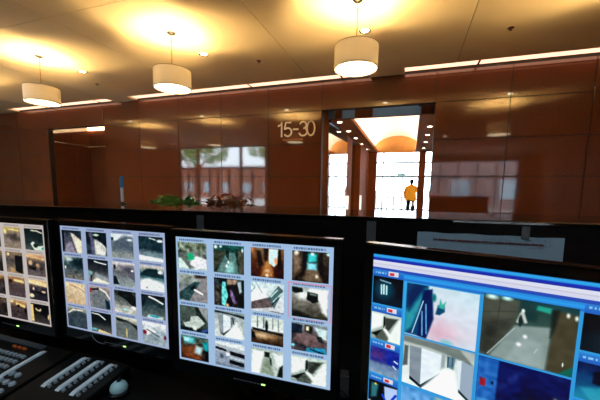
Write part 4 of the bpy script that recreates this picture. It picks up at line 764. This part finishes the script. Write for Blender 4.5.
sm(.264, .098, [g((0, '0c2450'), (.4, '144878'), (1, '2c8ca8')), ('p', '0a1430', [(.3, .2), (.5, .1), (.5, .55), (.3, .5)], .05), ('p', '3a9cb4', [(.1, .7), (.5, .55), (.95, .9), (.3, 1)], .1), ('e', 'd8e48c', .6, .3, .05, .06, .4), ('n', .1, 8, 3)], 8)
sm(.264, .158, A3[1][3], 9); sm(.264, .2185, A3[0][1], 10)
sm(.319, .037, A3[2][1], 12); sm(.319, .098, A3[0][2], 13); sm(.319, .158, A3[0][3], 14); sm(.319, .2185, A3[2][3], 15)

def monitor(label, x, y, ztop, rz, cv, smat, strength, logo=True):
    W, Hh = .376, .301; bz_, by = .0165, .030
    t = thing('monitor', label, 'monitor', (x, y, ztop), rz, 'monitors on the control desk')
    m = screen_mat(smat, strength); screen_mesh('screen', cv, W, Hh, m, t, .0025)
    b = nb()   # bezel frame: four mitred bars around the picture
    o_ = [(-bz_, bz_), (W+bz_, bz_), (W+bz_, -Hh-by), (-bz_, -Hh-by)]; i_ = [(0, 0), (W, 0), (W, -Hh), (0, -Hh)]
    F = [[b.verts.new((p[0], yy, p[1])) for p in S] for S, yy in ((o_, .0), (i_, -.0), (i_, .004), (o_, .022))]
    F[1] = F[1]
    for k in range(4):
        j = (k+1) % 4
        b.faces.new((F[0][k], F[0][j], F[1][j], F[1][k])); b.faces.new((F[1][k], F[1][j], F[2][j], F[2][k])); b.faces.new((F[0][k], F[0][j], F[3][j], F[3][k]))
    bmesh.ops.bevel(b, geom=[e for e in b.edges if all(abs(v.co.y) < 1e-6 for v in e.verts) and all((v.co.x < -.001 or v.co.x > W+.001 or v.co.z > .001 or v.co.z < -Hh-.001) for v in e.verts)], offset=.003, segments=3, affect='EDGES')
    obj('bezel', b, 'black_gloss', t)
    b = nb(); bx(b, -bz_+.002, W+bz_-.002, .0065, .022, -Hh-by+.002, bz_-.002, .001)
    bx(b, .05, W-.05, .022, .055, -Hh+.02, -.04, .012); bx(b, W/2-.06, W/2+.06, .05, .068, -Hh*.75, -Hh*.3, .006)
    obj('back_housing', b, 'black', t)
    zb = DZ-ztop
    b = nb(); bx(b, W/2-.035, W/2+.035, .069, .095, zb+.012, -Hh*.4, .006); st = obj('neck', b, 'black', t)
    b = nb(); cyl(b, (W/2, .115, zb+.001), (W/2, .115, zb+.013), .08, .074, n=40); obj('base', b, 'black', t, True)
    b = nb(); bx(b, W*.585, W*.61, -.0015, .001, -Hh-.0205, -Hh-.0175, .0005); obj('power_lamp', b, 'led', t)
    b = nb(); x_ = W*.40
    while x_ < W*.56: bx(b, x_, x_+.006, -.0008, .0005, -Hh-.0200, -Hh-.0182); x_ += .0085
    obj('button_legend', b, 'legend', t)
    return t
monitor('black monitor cut by the left edge, sixteen brownish small camera pictures on a pale grid', -1.355, .608, -.1065, 0, c1, 'screen_left', .82)
mm = monitor('black monitor with a grid of greyish car park pictures, second from the left', -.940, .625, -.1060, math.radians(-1), c2, 'screen_second', .85)
tube_b = nb(); tube(tube_b, [(.376*.37+.035*math.cos(a), -.0008, -.301-.004+.022*math.sin(a)) for a in [PI*1.0+PI*.62*i/12 for i in range(13)]], .0011, 6); obj('curved_mark', tube_b, 'legend', mm)
monitor('black monitor with a bright blue grid of sixteen lobby and corridor pictures, in the middle', -.513, .595, -.1080, math.radians(.5), c3, 'screen_third', .9)
monitor('largest-looking black monitor at the right, blue window with big corridor pictures', -.053, .520, -.0990, math.radians(-16.6), c4, 'screen_right', .95)

# ------------------------------------------------------------------ keyboards / controllers
TLT = math.atan2(.028, .185)
def controller(name, label, x, y, W, D):
    t = thing(name, label, 'control panel', (x, y, DZ), 0, 'surveillance control panels on the desk')
    b = nb()
    for v in bx(b, 0, W, 0, D, .0005, .012):
        if v.co.z > .006 and v.co.y > D/2: v.co.z += .028
    bmesh.ops.bevel(b, geom=list(b.edges), offset=.0025, segments=2, affect='EDGES')
    obj('housing', b, 'black', t); return t
def put(o, k, x, y):
    o.parent = k; o.location = (x, y, .0119+y*math.tan(TLT)); o.rotation_euler = (TLT, 0, 0); return o
def key_mesh(w, d, h=.006):
    b = nb(); vs = bx(b, 0, w, 0, d, 0, h)
    for v in vs:
        if v.co.z > h/2: v.co.x = w/2+(v.co.x-w/2)*.82; v.co.y = d/2+(v.co.y-d/2)*.82
    return b
def cp(o, k, x, y):
    c_ = o.copy(); COL.objects.link(c_); return put(c_, k, x, y)
k1 = controller('surveillance_keyboard', 'black surveillance keyboard with grey key rows and one silver strip, at the left edge', -1.352, .435, .445, .185)
put(obj('display_bar', key_mesh(.325, .018, .003), 'strip_dim'), k1, .012, .163)
kk = put(obj('key', key_mesh(.011, .0105), 'key'), k1, .062, .012)
for r_ in range(6):
    for c_ in range(16):
        if r_ or c_: cp(kk, k1, .062+c_*.0173, .012+r_*.021)
ok = put(obj('key', key_mesh(.015, .006), 'key_orange'), k1, .235, .146); ok['label'] = 'orange key'
for i in (1, 2): cp(ok, k1, .235+i*.022, .146)
put(obj('silver_strip', key_mesh(.014, .115, .004), 'strip'), k1, .350, .048)
rk = put(obj('round_key', (lambda q: (cyl(q, (0, 0, 0), (0, 0, .005), .0085, .007, n=16), q)[1])(nb()), 'key'), k1, .375, .012)
for i in range(1, 8): cp(rk, k1, .375+(i % 3)*.023, .016+(i//3)*.026)
k2 = controller('surveillance_control_panel', 'black control panel with three silver strips and rows of grey buttons, left of the joystick', -.897, .437, .200, .185)
sp0 = put(obj('silver_strip', key_mesh(.014, .118, .004), 'strip'), k2, .043, .056)
bt0 = put(obj('button', key_mesh(.006, .008), 'key'), k2, .066, .058)
for s_ in range(3):
    if s_: cp(sp0, k2, .043+s_*.050, .056)
    for i in range(8):
        if s_ or i: cp(bt0, k2, .066+s_*.050, .058+i*.0148)
# joystick
t = thing('joystick', 'pale cyan domed joystick controller beside the striped control panel', 'joystick', (-.672, .560, DZ), .3)
t.scale = (.68, .68, .68)
b = nb(); lathe(b, [(.001, .0005), (.036, .0005), (.036, .010), (.03, .015), (.001, .015)], 30); obj('base', b, 'black', t, True)
b = nb(); lathe(b, [(.028, .014), (.031, .024), (.027, .037), (.018, .046), (.008, .050), (.001, .0505)], 28); obj('dome', b, 'knob', t, True)
b = nb(); tube(b, [(0, 0, .048), (.003, .002, .058), (.004, .003, .066)], [.007, .008, .005], 12); obj('stick', b, 'black', t, True)
# small grey box between the monitors
t = thing('junction_box', 'small grey box with a thin cable, low between the middle and right monitors', 'box', (-.145, .745, DZ), .2)
b = nb(); bx(b, -.022, .022, -.012, .02, 0, .06, .003); obj('case', b, 'tape', t)
b = nb(); tube(b, [(-.02, -.014, .045), (-.005, -.017, .03), (.01, -.016, .018), (.03, -.03, .0035), (.06, -.05, .0035)], .0015, 6); obj('cable', b, 'black', t, True)

# ------------------------------------------------------------------ what the polished wall mirrors: the street behind the viewer
def tree(x, y, h, r, seed, label):
    rnd = random.Random(seed); t = thing('street_tree', label, 'tree', (x, y, FZ), 0, 'street trees behind the glazing')
    b = nb(); tube(b, [(0, 0, 0), (.05, 0, h*.35), (0, .05, h*.6)], [.14, .11, .07], 10)
    for k in range(6):
        a = k*1.05; tube(b, [(0, .02, h*.45), (math.cos(a)*r*.4, math.sin(a)*r*.4, h*.65), (math.cos(a)*r*.8, math.sin(a)*r*.8, h*.8)], [.05, .035, .015], 6)
    obj('trunk', b, 'bark', t, True)
    b = nb()
    for k in range(5200):
        a = rnd.uniform(0, 2*PI); u = rnd.random()**.5; ph = rnd.uniform(-1, 1)
        c = Vector((math.cos(a)*u*r, math.sin(a)*u*r, h*.78+ph*h*.22*math.sqrt(max(0, 1-u*u*.7))))
        if noise.noise(c*1.3) < -.05: continue
        L = rnd.uniform(.08, .16); d = Vector((rnd.uniform(-1, 1), rnd.uniform(-1, 1), rnd.uniform(-1, 1))).normalized(); s = d.orthogonal().normalized()*L*.45
        v = [b.verts.new(q) for q in (c-d*L, c+s, c+d*L, c-s)]; b.faces.new(v)
    obj('crown', b, 'leaf', t)
tree(-14.8, -5.5, 5.2, 2.3, 1, 'street tree outside the glazing behind the desk, nearer one')
tree(-11.0, -10.5, 6.4, 2.0, 2, 'street tree outside the glazing behind the desk, farther one')

for nm_, x0, x1, y0, y1, h, lb in (('street_building', -52, -6, -34, -28, 3.4, 'low brown building across the street behind the viewer'), ('street_building', -5, 16, -20, -14, 9., 'tall mauve building added close behind the rear window to dim its reflection')):
    t = thing(nm_, lb, 'building', ((x0+x1)/2, (y0+y1)/2, FZ)); a = (x1-x0)/2; d_ = (y1-y0)/2  # the mauve block is added to cut the sky in the rear window
    b = nb(); bx(b, -a, a, -d_, d_, 0, h+1.18); obj('wall', b, 'brick_out' if x0 < -20 else 'mauve_out', t)
    b = nb(); bx(b, -a-.2, a+.2, -d_-.2, d_+.2, h+1.18, h+1.4); obj('cornice', b, 'concrete', t)
    x = -a+1.2
    while x < a-2:
        z = .8
        while z < h:
            b = nb(); bx(b, x, x+1.3, d_, d_+.04, z, z+1.5, .01); obj('window', b, 'glass_tint', t); z += 2.8
        x += 3.4
# ------------------------------------------------------------------ daylight and camera
wd = bpy.data.worlds.new('sky'); C.world = wd; wd.use_nodes = True
bg = wd.node_tree.nodes['Background']; bg.inputs[0].default_value = (.80, .90, 1., 1); bg.inputs[1].default_value = 12.

cam = bpy.data.cameras.new('camera'); co = bpy.data.objects.new('camera', cam); COL.objects.link(co); C.camera = co
cam.sensor_width = 36; cam.lens = 317/600*36; cam.clip_start = .02; cam.clip_end = 300
Xa = Vector((.947, -.053, .316)); Ya = Vector((.320, .110, -.941)); Za = Vector((.015, .993, .121))
def vdir(u, v): return Vector((u-303., -(v-230.), -317.)).normalized()
Xa = -vdir(-646, 177); Ya = vdir(411, 193); Ya = (Ya-Xa*Ya.dot(Xa)).normalized(); Za = Xa.cross(Ya)
# columns of the camera matrix are its axes in the world
R_ = Matrix(((Xa.x, Xa.y, Xa.z), (Ya.x, Ya.y, Ya.z), (Za.x, Za.y, Za.z)))
co.matrix_world = R_.to_4x4()
cam.shift_x = (300-303)/600; cam.shift_y = (230-200)/600
C.view_settings.view_transform = 'Standard'; C.view_settings.look = 'None'; C.view_settings.gamma = 1; C.view_settings.exposure = 0
